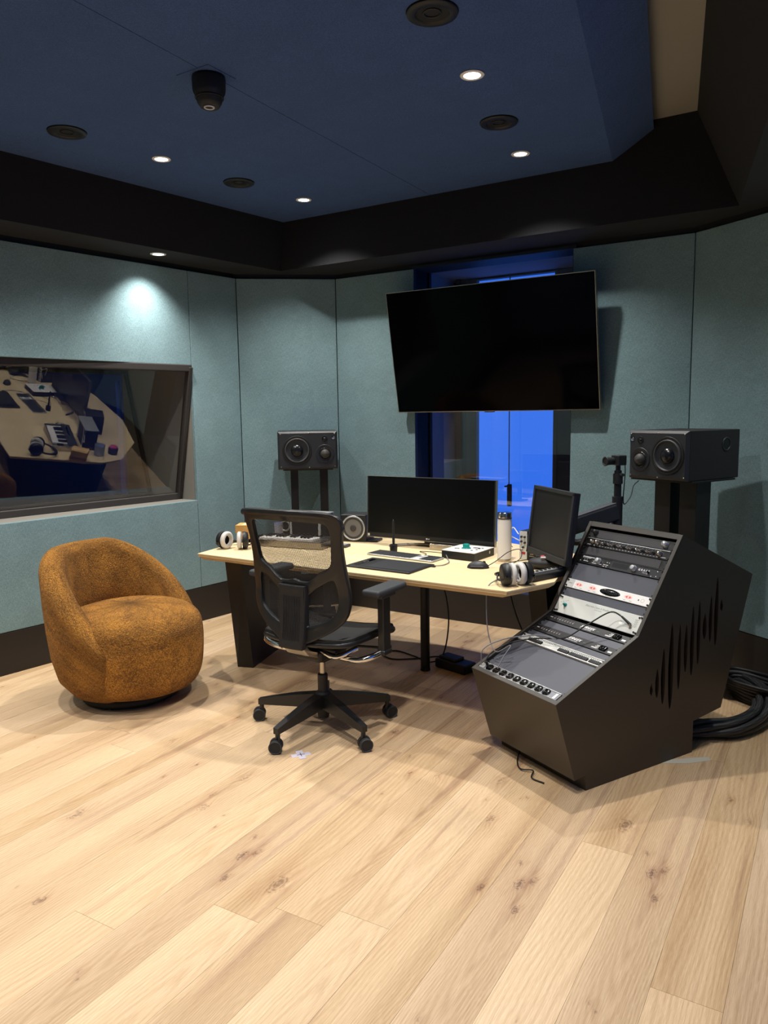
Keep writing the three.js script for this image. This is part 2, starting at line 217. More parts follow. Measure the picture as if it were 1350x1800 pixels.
{ // studio window in the left wall: reveal, leaning pane, far pane, room beyond
  const w = struct('window_1', null); const { z0, z1, y0, y1 } = WIN1, xw = P1[0], far = -5.3, zc = (z0 + z1) / 2, zl = z0 - z1;
  part('lining', [box(xw - far - 0.002, 0.03, zl + 0.06, (xw + far) / 2 - 0.001, y0 - 0.0155, zc), box(xw - far - 0.03, 0.03, zl + 0.06, (xw - 0.03 + far) / 2, y1 + 0.0155, zc), box(xw - far - 0.03, y1 - y0, 0.03, (xw - 0.03 + far) / 2, (y0 + y1) / 2, z1 - 0.015), box(xw - far - 0.03, y1 - y0, 0.03, (xw - 0.03 + far) / 2, (y0 + y1) / 2, z0 + 0.015)], M.sillGrey, w);
  const tilt = R(11.84), nx = Math.cos(tilt) * Math.cos(R(2.78)), nz = Math.sin(R(2.78)), ny = -Math.sin(tilt);
  const gx = (y, z) => -4.572 + (-(y - 1.37) * ny - (z + 2.8) * nz) / nx;
  const ya = y0 + 0.012, yb = y1 - 0.012, za = z0 - 0.01, zb = z1 + 0.012, fw = 0.042;
  const pt = (y, z, d = 0) => [gx(y, z) - d, y, z];
  part('pane', quadGeo([[pt(ya, za), pt(yb, za), pt(yb, zb), pt(ya, zb)]]), M.glass, w);
  const fr = (a, b, wd) => bar(pt(...a, 0.0), pt(...b, 0.0), wd, 0.05);
  part('pane_frame', [fr([ya + 0.01, za], [ya + 0.01, zb], fw), fr([yb - 0.01, za], [yb - 0.01, zb], fw), fr([ya, zb + 0.012], [yb, zb + 0.012], fw * 0.8)], M.frameGrey, w);
  const fx = y => -4.99 - (y - 0.926) * 0.26, q = (y, z) => [fx(y), y, z];
  part('pane', quadGeo([[q(ya, za), q(yb, za), q(yb, zb), q(ya, zb)]]), M.glassThin, w);
  part('pane_frame', [bar(q(ya + 0.008, za), q(ya + 0.008, zb), 0.05, 0.03), bar(q(yb - 0.008, za), q(yb - 0.008, zb), 0.04, 0.03), bar(q(ya, zb + 0.006), q(yb, zb + 0.006), 0.02, 0.03)], M.dark, w);
  const s = struct('wall_booth', [box(2.6, 0.1, 6.3, -6.6, 0.0 - 0.05, -3.0), box(2.6, 0.1, 6.3, -6.6, 2.6, -3.0), box(0.1, 2.6, 1.04, -7.9, 1.3, -5.65), box(0.1, 2.6, 5.33, -7.9, 1.3, -2.405), box(0.1, 0.5, 0.06, -7.9, 0.25, -5.10), box(0.1, 0.7, 0.06, -7.9, 2.25, -5.10), box(2.6, 0.4, 0.1, -6.6, 0.2, -6.1), box(2.6, 0.3, 0.1, -6.6, 2.45, -6.1), box(0.5, 2.6, 0.1, -5.55, 1.3, -6.1), box(0.5, 2.6, 0.1, -7.65, 1.3, -6.1), box(2.6, 2.6, 0.1, -6.6, 1.3, 0.1),
    box(0.04, 2.6, 1.0, far + 0.0, 1.3, -0.4 + 0.0), box(0.04, 2.6, 2.64, far, 1.3, -4.82), box(0.04, y0, 4.6, far, y0 / 2, -2.2), box(0.04, 2.6 - y1, 4.6, far, (2.6 + y1) / 2, -2.2)], M.booth);
}
{ // tall window in the back wall: dark reveal, inner pane, pale lining, outer frame and pane
  const w = struct('window_2', null), { s0, s1, y0, y1 } = WIN2, d = dirOf(P2, P3); w.position.set(P2[0], 0, P2[1]); w.rotation.y = Math.atan2(-d[1], d[0]);
  const D0 = 0.035, D1 = 0.22, D2 = 0.62, t = 0.02, h = y1 - y0, ym = (y0 + y1) / 2, sm = (s0 + s1) / 2, sw = s1 - s0;
  const sleeve = (a, b) => [box(t, h + 2 * t, b - a, s0 - t / 2, ym, -(a + b) / 2), box(t, h + 2 * t, b - a, s1 + t / 2, ym, -(a + b) / 2), box(sw, t, b - a, sm, y1 + t / 2, -(a + b) / 2), box(sw, t, b - a, sm, y0 - t / 2, -(a + b) / 2)];
  part('reveal', sleeve(0.001, D1), M.navy, w);
  part('lining', sleeve(D1 + 0.001, D2), M.lining, w);
  part('pane', quadGeo([[[s0, y0, -D1], [s1, y0, -D1], [s1, y1, -D1], [s0, y1, -D1]]]), M.glassBack, w);
  part('pane_bead', [box(0.012, h, 0.03, s0 + 0.006, ym, -D1), box(0.012, h, 0.03, s1 - 0.006, ym, -D1), box(sw, 0.014, 0.03, sm, y0 + 0.007, -D1)], M.dark, w);
  const o0 = 0.868, o1 = 1.484, ob = 0.42, ot = 2.474, e0 = s0 - 0.25, e1 = s1 + 0.25;
  part('outer_wall', [box(o0 - 0.085 - e0, 2.9, 0.12, (e0 + o0 - 0.085) / 2, 1.3, -D2 - 0.06), box(e1 - o1 - 0.03, 2.9, 0.12, (e1 + o1 + 0.03) / 2, 1.3, -D2 - 0.06), box(o1 - o0 + 0.115, 0.5, 0.12, (o0 + o1 - 0.055) / 2, ot + 0.012 + 0.25, -D2 - 0.06), box(o1 - o0 + 0.115, ob - 0.03 + 0.15, 0.12, (o0 + o1 - 0.055) / 2, (ob - 0.03 - 0.15) / 2, -D2 - 0.06)], M.navy, w);
  part('outer_frame', [box(0.085, ot - ob + 0.06, 0.05, o0 - 0.0425, (ob + ot) / 2, -D2 - 0.02), box(0.03, ot - ob + 0.06, 0.05, o1 + 0.015, (ob + ot) / 2, -D2 - 0.02), box(o1 - o0, 0.012, 0.05, (o0 + o1) / 2, ot + 0.006, -D2 - 0.02), box(o1 - o0, 0.03, 0.05, (o0 + o1) / 2, ob - 0.015, -D2 - 0.02)], M.frameGrey, w);
  part('frame_post', [box(0.035, h, 0.03, s0 + 0.05, ym, -D2 + 0.02)], M.frameBrown, w);
  part('side_frame', [box(0.02, h, 0.02, o1 + 0.17, ym, -D2 + 0.012), box(s1 - o1 - 0.05, 0.012, 0.02, (s1 + o1 + 0.05) / 2, 1.12, -D2 + 0.012)], M.greyDark, w);
  part('pane', quadGeo([[[o0, ob, -D2 - 0.05], [o1, ob, -D2 - 0.05], [o1, ot, -D2 - 0.05], [o0, ot, -D2 - 0.05]]]), M.glassThin, w);
  part('blind_rod', [rod([1.16, ot, -D2 + 0.05], [1.16, 0.93, -D2 + 0.05], 0.004)], M.dark, w);
  part('rod_handle', [box(0.035, 0.17, 0.03, 1.165, 0.86, -D2 + 0.05, 0.01), rod([1.165, 0.93, -D2 + 0.05], [1.125, 0.925, -D2 + 0.05], 0.006)], M.black, w);
}

// ------------------------------------------------------------ ceiling fittings
function downlight(x, y, z, power, label, group, angle = 58, aim) {
  const t = thing('downlight', label, 'downlight', [x, y, z], 0, group);
  part('trim_ring', lathe([[0.034, -0.001], [0.036, -0.006], [0.048, -0.005], [0.052, 0], [0.034, 0]], 32), M.white, t);
  part('lamp_lens', cyl(0.034, 0.034, 0.003, 0, -0.0016, 0, 28), M.lamp, t);
  const s = new THREE.SpotLight(LAMP_COLOR, power, 0, R(angle), 0.85, 2); s.position.set(0, -0.012, 0); s.target.position.set(aim ? aim[0] : 0, -1, aim ? aim[1] : 0); s.castShadow = true; s.shadow.radius = 1.5; s.shadow.mapSize.set(1024, 1024);
  t.add(s); t.add(s.target); return t;
}
downlight(-3.597, RAFT, -2.682, LAMP_POWER, 'lit recessed downlight in blue ceiling between two dark round fittings, armchair side');
downlight(-3.583, RAFT, -3.760, LAMP_POWER, 'lit recessed downlight in blue ceiling close to the bulkhead corner near left speaker');
downlight(-2.087, RAFT, -3.880, LAMP_POWER, 'lit recessed downlight in blue ceiling close to the bulkhead above the television');
downlight(-1.770, RAFT, -2.874, LAMP_POWER, 'lit recessed downlight in blue ceiling between two dark round fittings, equipment rack side');
for (const [x, z] of [[-3.6, -1.6], [-3.6, -0.53], [-3.6, 0.55], [-1.45, -1.87], [-1.13, -0.86], [-0.82, 0.14]]) downlight(x, RAFT, z, LAMP_POWER, 'lit recessed downlight in blue ceiling over the open oak floor', 'downlights over the open floor');
downlight(-4.244, SOF, -3.103, WASH_POWER, 'small lit downlight in the black soffit above the studio window', undefined, 52, [-0.22, 0]);
downlight(-4.244, SOF, -1.45, WASH_POWER, 'small lit downlight in the black soffit farther along the window wall', 'soffit downlights', 52, [-0.22, 0]);
downlight(-0.46, SOF, -4.02, WASH_POWER, 'small lit downlight in the black soffit above the splayed wall behind rack', 'soffit downlights', 56, [0.1, -0.2]);
function fitting(x, z, label) {
  const t = thing('ceiling_speaker', label, 'ceiling fitting', [x, RAFT, z]);
  part('flange', lathe([[0.058, -0.002], [0.062, -0.012], [0.088, -0.009], [0.092, 0], [0.058, 0]], 40), M.black, t);
  part('grille', lathe([[0, -0.001], [0.05, -0.003], [0.058, -0.006]], 32), M.dark, t);
  part('inner_ring', ring(0.03, 0.003).rotateX(Math.PI / 2).translate(0, -0.004, 0), M.black, t);
}
fitting(-3.604, -2.147, 'dark round ceiling fitting in blue ceiling on the window wall side of detector');
fitting(-3.610, -3.237, 'dark round ceiling fitting between the two lit downlights on armchair side');
fitting(-1.612, -2.357, 'large looking dark round ceiling fitting above the open floor beside rack');
fitting(-1.947, -3.403, 'dark round ceiling fitting between the two lit downlights on rack side');
{
  const t = thing('dome_detector', 'black dome shaped detector hanging from square plate in blue ceiling', 'detector', [-2.60, RAFT - 0.003, -2.19]);
  part('mount', lathe([[0, 0], [0.066, 0], [0.068, -0.012], [0.067, -0.05], [0.064, -0.062]], 40), M.black, t);
  part('body', lathe([[0.062, -0.06], [0.058, -0.075], [0.052, -0.085], [0.05, -0.1], [0.038, -0.118], [0, -0.122]], 40), M.blackSoft, t);
  part('status_ring', ring(0.019, 0.0032, 0, 0, 0, 28).rotateX(Math.PI / 2).translate(0.008, -0.122, 0.010), M.whiteSoft, t);
  part('groove_ring', ring(0.056, 0.003).rotateX(Math.PI / 2).translate(0, -0.082, 0), M.dark, t);
}

// ------------------------------------------------------------ television on the back wall
{
  const t = thing('television', 'large black flat television tilted down in front of the tall window', 'television', [-2.613, 1.898, -4.425], R(5.88)); t.rotation.order = 'YXZ'; t.rotation.x = R(10.9);
  part('housing', box(1.445, 0.822, 0.03, 0, 0, -0.017, 0.004), M.black, t);
  part('screen', box(1.439, 0.814, 0.004, 0, 0.002, -0.001), M.screen, t);
  part('edge_trim', [box(1.447, 0.003, 0.033, 0, 0.411, -0.016), box(1.447, 0.004, 0.033, 0, -0.411, -0.016), box(0.003, 0.822, 0.033, -0.723, 0, -0.016), box(0.003, 0.822, 0.033, 0.723, 0, -0.016)], M.steel, t);
  part('sensor_bump', box(0.07, 0.01, 0.02, -0.02, -0.415, -0.012, 0.003), M.black, t);
  part('wall_bracket', [box(0.5, 0.36, 0.03, 0, 0, -0.047), box(0.05, 0.3, 0.06, -0.2, 0, -0.08), box(0.05, 0.3, 0.06, 0.2, 0, -0.08)], M.graphite, t);
}
// ------------------------------------------------------------ studio monitors on stands
function studioSpeaker(name, label, pos, turn, W, H, D, mirror) { // origin: bottom centre of front face, front at +z
  const t = thing(name, label, 'loudspeaker', pos, turn), s = mirror ? -1 : 1;
  const body = flat(box(W, H, D - 0.02, 0, H / 2, -D / 2 - 0.01, 0.004)); part('cabinet', body, M.blackSoft, t);
  const baf = new THREE.ExtrudeGeometry(new THREE.Shape([[-W / 2 + 0.014, 0.014], [W / 2 - 0.014, 0.014], [W / 2 - 0.014, H - 0.014], [-W / 2 + 0.014, H - 0.014]].map(p => new THREE.Vector2(...p))), { depth: 0.006, bevelEnabled: true, bevelSize: 0.013, bevelThickness: 0.013, bevelSegments: 1 }).translate(0, 0, -0.0195);
  part('baffle', baf, M.graphite, t);
  const wx = -s * W * 0.18, wy = H * 0.5, wr = H * 0.385;
  const lat = pts => lathe(pts, 44).rotateX(Math.PI / 2);
  const put = (nm, pts, x, y, m) => { const g = lat(pts); g.translate(x, y, 0); return part(nm, g, m, t); };
  put('woofer_frame', [[wr, 0], [wr * 0.99, 0.004], [wr * 0.88, 0.005], [wr * 0.86, 0.0]], wx, wy, M.black);
  put('woofer_surround', [[wr * 0.86, 0.001], [wr * 0.82, 0.009], [wr * 0.76, 0.01], [wr * 0.72, 0.002]], wx, wy, M.greyDark);
  put('woofer_cone', [[wr * 0.72, 0.002], [wr * 0.42, -0.004], [wr * 0.3, 0.0]], wx, wy, M.graphite);
  put('woofer_dome', [[wr * 0.42, 0.0], [wr * 0.36, 0.014], [wr * 0.2, 0.022], [0, 0.025]], wx, wy, M.dome);
  const mx = s * W * 0.285, my = H * 0.40, mr = H * 0.245;
  put('mid_horn', [[mr, 0.001], [mr * 0.95, 0.005], [mr * 0.7, 0.0005], [mr * 0.62, 0.0005]], mx, my, M.surround);
  put('mid_ring', [[mr * 0.66, 0.0], [mr * 0.6, 0.006], [mr * 0.52, 0.001]], mx, my, M.dome);
  put('mid_dome', [[mr * 0.52, 0.0], [mr * 0.44, 0.013], [mr * 0.25, 0.022], [0, 0.026]], mx, my, M.coneDark);
  const tx = s * W * 0.285, ty = H * 0.80, tr = H * 0.075;
  put('tweeter', [[tr, 0.001], [tr * 0.9, 0.004], [tr * 0.55, 0.001], [tr * 0.4, 0.006], [0, 0.009]], tx, ty, M.dome);
  const screws = []; for (const [a, b] of [[-0.45, 0.07], [0.45, 0.07], [-0.45, 0.93], [0.45, 0.93], [0.02, 0.05], [0.02, 0.95]]) screws.push(lat([[0.0035, 0], [0.0035, 0.002], [0, 0.003]]).translate(a * W, b * H, 0));
  part('screws', screws, M.steel, t);
  const logo = canvasTex(128, 128, (c) => { c.fillStyle = '#141a26'; c.fillRect(0, 0, 128, 128); c.strokeStyle = c.fillStyle = '#b8c4d8'; c.lineWidth = 8; c.beginPath(); c.moveTo(18, 70); c.lineTo(60, 70); c.lineTo(88, 24); c.lineTo(100, 70); c.stroke(); c.fillRect(20, 84, 84, 8); c.fillRect(34, 102, 56, 7); });
  part('badge', new THREE.PlaneGeometry(0.028, 0.028).translate(s * W * 0.43, H * 0.82, 0.0005), faceMat(logo, 0.4), t);
  return t;
}
const spkL = studioSpeaker('studio_monitor', 'black three way studio monitor on stand before the blue tinted corner panel', [-3.805, 1.102, -3.965], R(45), 0.424, 0.27, 0.33, false);
const spkR = studioSpeaker('studio_monitor', 'black three way studio monitor with round side port on stand behind rack', [-1.344, 1.13, -3.983], R(-19.3), 0.365, 0.253, 0.43, true);
{ part('side_port', lathe([[0, 0.0012], [0.029, 0.0012], [0.03, 0]], 32).rotateZ(-Math.PI / 2).translate(0.1826, 0.178, -0.315), M.blackGloss, spkR); part('port_lip', ring(0.032, 0.0045).rotateY(Math.PI / 2).translate(0.1826, 0.178, -0.315), M.graphite, spkR);
  part('amplifier_plate', box(0.3, 0.2, 0.02, 0, 0.125, -0.437), M.black, spkR); }
function stand(label, pos, turn, h, posts, pw, pd, plateW, plateD) {
  const t = thing('speaker_stand', label, 'speaker stand', pos, turn);
  part('base_plate', box(plateW, 0.02, plateD, 0, 0.01, 0, 0.004), M.black, t);
  for (const [x, z] of posts) part('post', box(pw, h - 0.03, pd, x, 0.02 + (h - 0.03) / 2, z, 0.003), M.black, t);
  part('top_plate', box(plateW, 0.01, plateD, 0, h - 0.005, 0, 0.002), M.black, t);
}
stand('black two post stand carrying the left studio monitor by the corner panel', [-3.93, 0, -4.09], R(45), 1.101, [[-0.10, 0.02], [0.115, 0.02]], 0.055, 0.10, 0.36, 0.24);
stand('black two post stand carrying the studio monitor behind the rack', [-1.274, 0, -4.188], R(-19.3), 1.129, [[-0.045, 0.04], [0.11, 0.04]], 0.10, 0.12, 0.38, 0.36);

// ------------------------------------------------------------ desk
const DT = 0.72, DR = R(5.3);
{
  const o = [-2.55, 0, -3.25], t = thing('desk', 'large pale wood desk with chamfered edge, black slab leg and round post', 'desk', o);
  const top = [[-3.487, -2.711], [-1.600, -2.882], [-1.515, -3.17], [-1.548, -3.28], [-1.42, -3.62], [-1.7, -3.86], [-2.2, -3.98], [-2.8, -3.97], [-3.3, -3.83], [-3.62, -3.55], [-3.66, -3.36]].map(p => [p[0] - o[0], p[1] - o[2]]);
  const inset = (k) => { const cx = 0.0, cz = -0.15; return top.map(p => { const dx = p[0] - cx, dz = p[1] - cz, L = Math.hypot(dx, dz); return [p[0] - dx / L * k, p[1] - dz / L * k]; }); };
  const tg = flat(prism(top, DT - 0.006, DT)); { const p = tg.attributes.position, uv = tg.attributes.uv; for (let i = 0; i < p.count; i++) uv.setXY(i, (p.getX(i) * 0.9957 - p.getZ(i) * 0.092) / 2.2, (p.getZ(i) + p.getX(i) * 0.092) / 1.1); }
  part('worktop', tg, M.oakDesk, t);
  part('edge_band', prism(inset(0.004), DT - 0.016, DT - 0.006), M.ply, t);
  const bev = inset(0.035), t2 = inset(0.004), at = (p, y) => [p[0], y, p[1]], q = []; for (let i = 0; i < top.length; i++) { const j = (i + 1) % top.length; q.push([at(t2[i], DT - 0.016), at(t2[j], DT - 0.016), at(bev[j], DT - 0.034), at(bev[i], DT - 0.034)]); }
  part('edge_chamfer', quadGeo([...q, bev.map(p => at(p, DT - 0.034))]), M.ply, t);
  // slab leg, its front edge leaning towards the sitter
  const leg = (f, b) => { const L = (p, y) => [p[0] - o[0], y, p[1] - o[2]], Y = 0.686; const [a1, a2, a3, a4] = f.map(p => L(p, 0)), [b1, b2, b3, b4] = b.map(p => L(p, Y)); return quadGeo([[a1, a2, b2, b1], [a2, a3, b3, b2], [a3, a4, b4, b3], [a4, a1, b1, b4], [a1, a2, a3, a4], [b1, b2, b3, b4]]); };
  part('slab_leg', leg([[-3.448, -2.938], [-3.355, -2.978], [-3.51, -3.346], [-3.60, -3.306]], [[-3.292, -2.745], [-3.172, -2.756], [-3.43, -3.50], [-3.55, -3.47]]), M.black, t);
  part('slab_leg', leg([[-1.68, -3.38], [-1.59, -3.37], [-1.50, -3.60], [-1.59, -3.63]], [[-1.70, -3.26], [-1.60, -3.25], [-1.46, -3.64], [-1.56, -3.67]]), M.black, t);
  part('round_post', cyl(0.027, 0.027, 0.686, -2.504 - o[0], 0.343, -3.545 - o[2], 28), M.black, t);
  part('post_foot', cyl(0.029, 0.029, 0.012, -2.504 - o[0], 0.006, -3.545 - o[2], 28), M.blackSoft, t);
}
const onDesk = (name, label, cat, x, z, turn = DR, y = DT) => thing(name, label, cat, [x, y, z], turn);
{ // wide monitor
  const t = onDesk('wide_monitor', 'wide black computer monitor with thin silver edge standing on the desk', 'monitor', -2.497, -3.60);
  const tilt = R(-2.5), up = g => g.rotateX(tilt).translate(0, 0.04, 0.035);
  part('housing', up(box(0.834, 0.362, 0.022, 0, 0.181, -0.012, 0.004)), M.black, t);
  part('screen', up(box(0.816, 0.332, 0.002, 0, 0.194, 0.0)), M.screenMatt, t);
  part('edge_trim', [up(box(0.836, 0.002, 0.024, 0, 0.363, -0.011)), up(box(0.002, 0.362, 0.024, -0.418, 0.181, -0.011)), up(box(0.002, 0.362, 0.024, 0.418, 0.181, -0.011)), up(box(0.836, 0.003, 0.026, 0, 0.0, -0.010))], M.steel, t);
  const logo = canvasTex(128, 64, (c) => { c.fillStyle = '#050507'; c.fillRect(0, 0, 128, 64); c.fillStyle = '#d8d8da'; c.beginPath(); c.arc(34, 32, 22, 0, 7); c.fill(); c.font = 'bold 44px sans-serif'; c.fillText('LG', 62, 48); c.strokeStyle = '#50505a'; c.lineWidth = 4; c.beginPath(); c.arc(34, 32, 13, 0.2, 4.8); c.stroke(); });
  part('badge', up(new THREE.PlaneGeometry(0.03, 0.014).translate(0, 0.013, 0.0005)), faceMat(logo, 0.4), t);
  part('sticker', up(new THREE.PlaneGeometry(0.014, 0.014).translate(-0.407, 0.012, 0.0006)), M.whiteSoft, t);
  part('stand_neck', [box(0.09, 0.2, 0.03, 0, 0.12, -0.02), box(0.26, 0.04, 0.03, 0, 0.06, -0.02)], M.black, t);
  part('stand_foot', [tube([[-0.22, 0.008, 0.1], [-0.12, 0.008, 0.0], [0, 0.008, -0.04], [0.12, 0.008, 0.0], [0.22, 0.008, 0.1]], 0.008, 40)], M.steel, t);
}
{ // pale box under the monitor
  const t = onDesk('media_box', 'flat pale grey box lying under the wide monitor', 'box', -2.33, -3.585);
  part('body', box(0.27, 0.034, 0.14, 0, 0.017, -0.03, 0.003), M.steel, t); part('front_led', cyl(0.002, 0.002, 0.002).rotateX(Math.PI / 2).translate(-0.11, 0.015, 0.041), M.white, t); part('front_slot', box(0.06, 0.004, 0.002, 0.08, 0.016, 0.0405), M.graphite, t);
}
{ // cube speaker
  const t = onDesk('cube_speaker', 'small black cube loudspeaker with pale single cone on the desk', 'loudspeaker', -2.998, -3.50, R(20));
  part('cabinet', box(0.165, 0.165, 0.15, 0, 0.0825, -0.075, 0.006), M.black, t);
  const lat = (pts, m, nm) => part(nm, lathe(pts, 44).rotateX(Math.PI / 2).translate(0, 0.084, 0.0005), m, t);
  lat([[0.076, 0], [0.075, 0.004], [0.068, 0.005], [0.066, 0.001]], M.alu, 'bright_ring'); lat([[0.066, 0.001], [0.06, 0.004], [0.053, 0.001]], M.coneDark, 'surround'); lat([[0.053, 0.001], [0.03, 0.0005], [0.019, 0.001]], M.cone, 'cone'); lat([[0.02, 0.001], [0.018, 0.005], [0.013, 0.006], [0, 0.008]], M.coneDark, 'dust_cap');
  part('rear_stand', box(0.1, 0.012, 0.1, 0.1, 0.006, -0.06, 0.002), M.black, t);
}
{ const t = onDesk('small_black_box', 'small upright black box between office chair edge and cube speaker', 'box', -3.125, -3.475); part('body', box(0.05, 0.13, 0.07, 0, 0.065, 0, 0.004), M.black, t); part('front_plate', box(0.04, 0.05, 0.002, 0, 0.07, 0.0355), M.graphite, t); }
{ // second small flat device beside it
  const t = onDesk('flat_controller', 'thin dark flat device on desk beside the cube speaker', 'device', -2.955, -3.325, R(14)); part('body', box(0.11, 0.016, 0.07, 0, 0.008, 0, 0.003), M.greyDark, t); part('top_plate', box(0.09, 0.002, 0.05, 0, 0.0165, 0), M.alu, t);
}
{ // pen in stand
  const t = onDesk('pen_stand', 'black stylus standing in its small round holder on desk', 'pen stand', -2.588, -3.366); part('holder', lathe([[0, 0], [0.019, 0], [0.021, 0.01], [0.022, 0.042], [0.017, 0.044], [0.016, 0.03], [0, 0.03]], 28), M.black, t); part('pen', lathe([[0, 0.03], [0.006, 0.03], [0.0075, 0.06], [0.0065, 0.15], [0.006, 0.175], [0.003, 0.178], [0, 0.18]], 20), M.blackSoft, t); part('pen_tip', lathe([[0, 0.176], [0.003, 0.177], [0.003, 0.183], [0, 0.185]], 12), M.greyDark, t);
}
{ // keyboard
  const t = onDesk('computer_keyboard', 'silver computer keyboard with dark keys behind the drawing tablet', 'keyboard', -2.445, -3.277, R(1.5));
  part('tray', box(0.43, 0.008, 0.118, 0, 0.006, 0, 0.003), M.alu, t); const keys = [], pads = [];
  for (let r = 0; r < 6; r++) for (let c = 0; c < 21; c++) { if (c === 14 || (r > 1 && r < 4 && c > 14 && c < 17)) continue; const g = box(0.0175, 0.003, r ? 0.0165 : 0.009, -0.198 + c * 0.0199, 0.0115, -0.048 + r * 0.0192, 0.001, 1); ((c === 15 || c === 16) && r > 0 ? pads : keys).push(g); }
  part('keys', keys, M.graphite, t).userData.kind = 'stuff'; part('light_keys', pads, M.white, t).userData.kind = 'stuff';
}
{ // tablet
  const t = onDesk('drawing_tablet', 'black pen tablet lying near the front edge of desk', 'tablet', -2.358, -3.033, R(4.2));
  part('body', box(0.385, 0.009, 0.245, 0, 0.0045, 0, 0.004), M.black, t); part('active_area', box(0.27, 0.001, 0.2, 0.045, 0.0092, -0.005), M.graphite, t); part('button_strip', box(0.028, 0.0012, 0.16, -0.15, 0.0093, 0), M.blackGloss, t); part('touch_ring', ring(0.016, 0.002).rotateX(Math.PI / 2).translate(-0.15, 0.0105, 0), M.greyDark, t); part('cable_plug', box(0.03, 0.007, 0.014, 0.2, 0.005, -0.09, 0.002), M.black, t);
}
{ // monitor controller
  const t = onDesk('monitor_controller', 'black box with white top and large teal knob beside the mouse', 'controller', -2.165, -3.475, R(5));
  const s = new THREE.Shape([[-0.105, -0.093], [0.092, -0.112], [0.105, 0.093], [-0.092, 0.106]].map(p => new THREE.Vector2(p[0], -p[1])));
  part('body', new THREE.ExtrudeGeometry(new THREE.Shape([[-0.108, 0.1], [0.095, 0.118], [0.105, -0.098], [-0.092, -0.108]].map(p => new THREE.Vector2(p[0], -p[1]))), { depth: 0.042, bevelEnabled: false }).rotateX(-Math.PI / 2), M.black, t);
  part('top_plate', new THREE.ExtrudeGeometry(new THREE.Shape([[-0.108, 0.1], [0.095, 0.118], [0.105, -0.098], [-0.092, -0.108]].map(p => new THREE.Vector2(p[0], -p[1]))), { depth: 0.003, bevelEnabled: false }).rotateX(-Math.PI / 2).translate(0, 0.042, 0), M.white, t);
  part('knob', lathe([[0, 0.045], [0.026, 0.045], [0.026, 0.048], [0.019, 0.05], [0.018, 0.068], [0.015, 0.07], [0, 0.07]], 32).translate(-0.01, 0, 0.005), M.teal2, t);
  part('display', box(0.04, 0.001, 0.022, 0.035, 0.0455, -0.03), M.greyDark, t);
  for (const [x, z] of [[-0.06, 0.03], [-0.045, 0.03], [0.045, 0.05], [0.06, -0.01], [0.07, -0.03], [0.06, 0.02]]) part('button', box(0.012, 0.003, 0.006, x, 0.0465, z), M.graphite, t);
  part('serial_sticker', box(0.001, 0.014, 0.014, 0.1025, 0.025, -0.05), M.whiteSoft, t);
}
{ // mouse
  const t = onDesk('computer_mouse', 'dark grey computer mouse on the pale desk', 'mouse', -1.965, -3.245, R(-62));
  const g = new THREE.SphereGeometry(1, 32, 20, 0, Math.PI * 2, 0, Math.PI / 2); g.scale(0.03, 0.036, 0.055); part('shell', g, M.graphite, t); part('wheel', cyl(0.008, 0.008, 0.006).rotateZ(Math.PI / 2).translate(0, 0.028, -0.03), M.black, t); part('side_grip', box(0.061, 0.012, 0.07, 0, 0.009, 0.005, 0.005), M.black, t);
}
{ // bottle
  const t = onDesk('steel_bottle', 'white insulated bottle with shiny steel cap on the desk', 'bottle', -1.945, -3.475);
  part('body', lathe([[0, 0], [0.0335, 0], [0.035, 0.003], [0.036, 0.02], [0.0365, 0.215], [0.033, 0.224]], 40), M.white, t); part('base_ring', lathe([[0.0355, 0.0], [0.0365, 0.003], [0.0367, 0.014], [0.036, 0.015]], 40), M.steel, t); part('gasket', ring(0.035, 0.003).rotateX(Math.PI / 2).translate(0, 0.226, 0), M.black, t); part('cap', lathe([[0.035, 0.228], [0.036, 0.232], [0.036, 0.252], [0.034, 0.257], [0, 0.259]], 40), M.chrome, t);
}
function headphones(label, x, z, turn, lean, spread, y = DT) {
  const t = onDesk('headphones', label, 'headphones', x, z, turn, y);
  for (const s of [-1, 1]) {
    const put = g => g.rotateZ(Math.PI / 2).rotateY(s * lean).translate(s * spread, 0.052, 0);
    part('ear_cushion', put(lathe([[0.026, 0.002 * s], [0.03, -0.012 * s], [0.04, -0.016 * s], [0.05, -0.008 * s], [0.05, 0.008 * s], [0.026, 0.004 * s]].map(p => [p[0], -p[1]]), 36).translate(0, s * 0.012, 0)), M.whiteSoft, t);
    part('ear_cup', put(lathe([[0.05, 0], [0.051, s * -0.012], [0.045, s * -0.028], [0.03, s * -0.033], [0, s * -0.034]], 36).translate(0, s * -0.004, 0)), M.black, t);
    part('yoke', [tube([[s * (spread + 0.03), 0.052, 0.053], [s * (spread + 0.045), 0.03, 0.02], [s * (spread + 0.047), 0.03, -0.02], [s * (spread + 0.03), 0.05, -0.056]], 0.004, 24)], M.blackSoft, t);
  }
  const pts = []; for (let k = 0; k <= 14; k++) { const a = Math.PI * k / 14; pts.push([Math.cos(a) * (spread + 0.036), 0.046 - Math.sin(a) * 0.024, -0.045 - Math.sin(a) * 0.105]); }
  part('headband', [tube(pts, 0.007, 60), tube(pts.slice(4, 11).map(p => [p[0], p[1], p[2] + 0.006]), 0.011, 40)], M.black, t);
  return t;
}
headphones('black headphones with pale velour cushions lying on desk corner beside the rack', -1.628, -3.015, R(50), R(4), 0.034);
headphones('black headphones with pale velour cushions at the pointed desk end by armchair', -3.43, -2.93, R(28), R(18), 0.052);
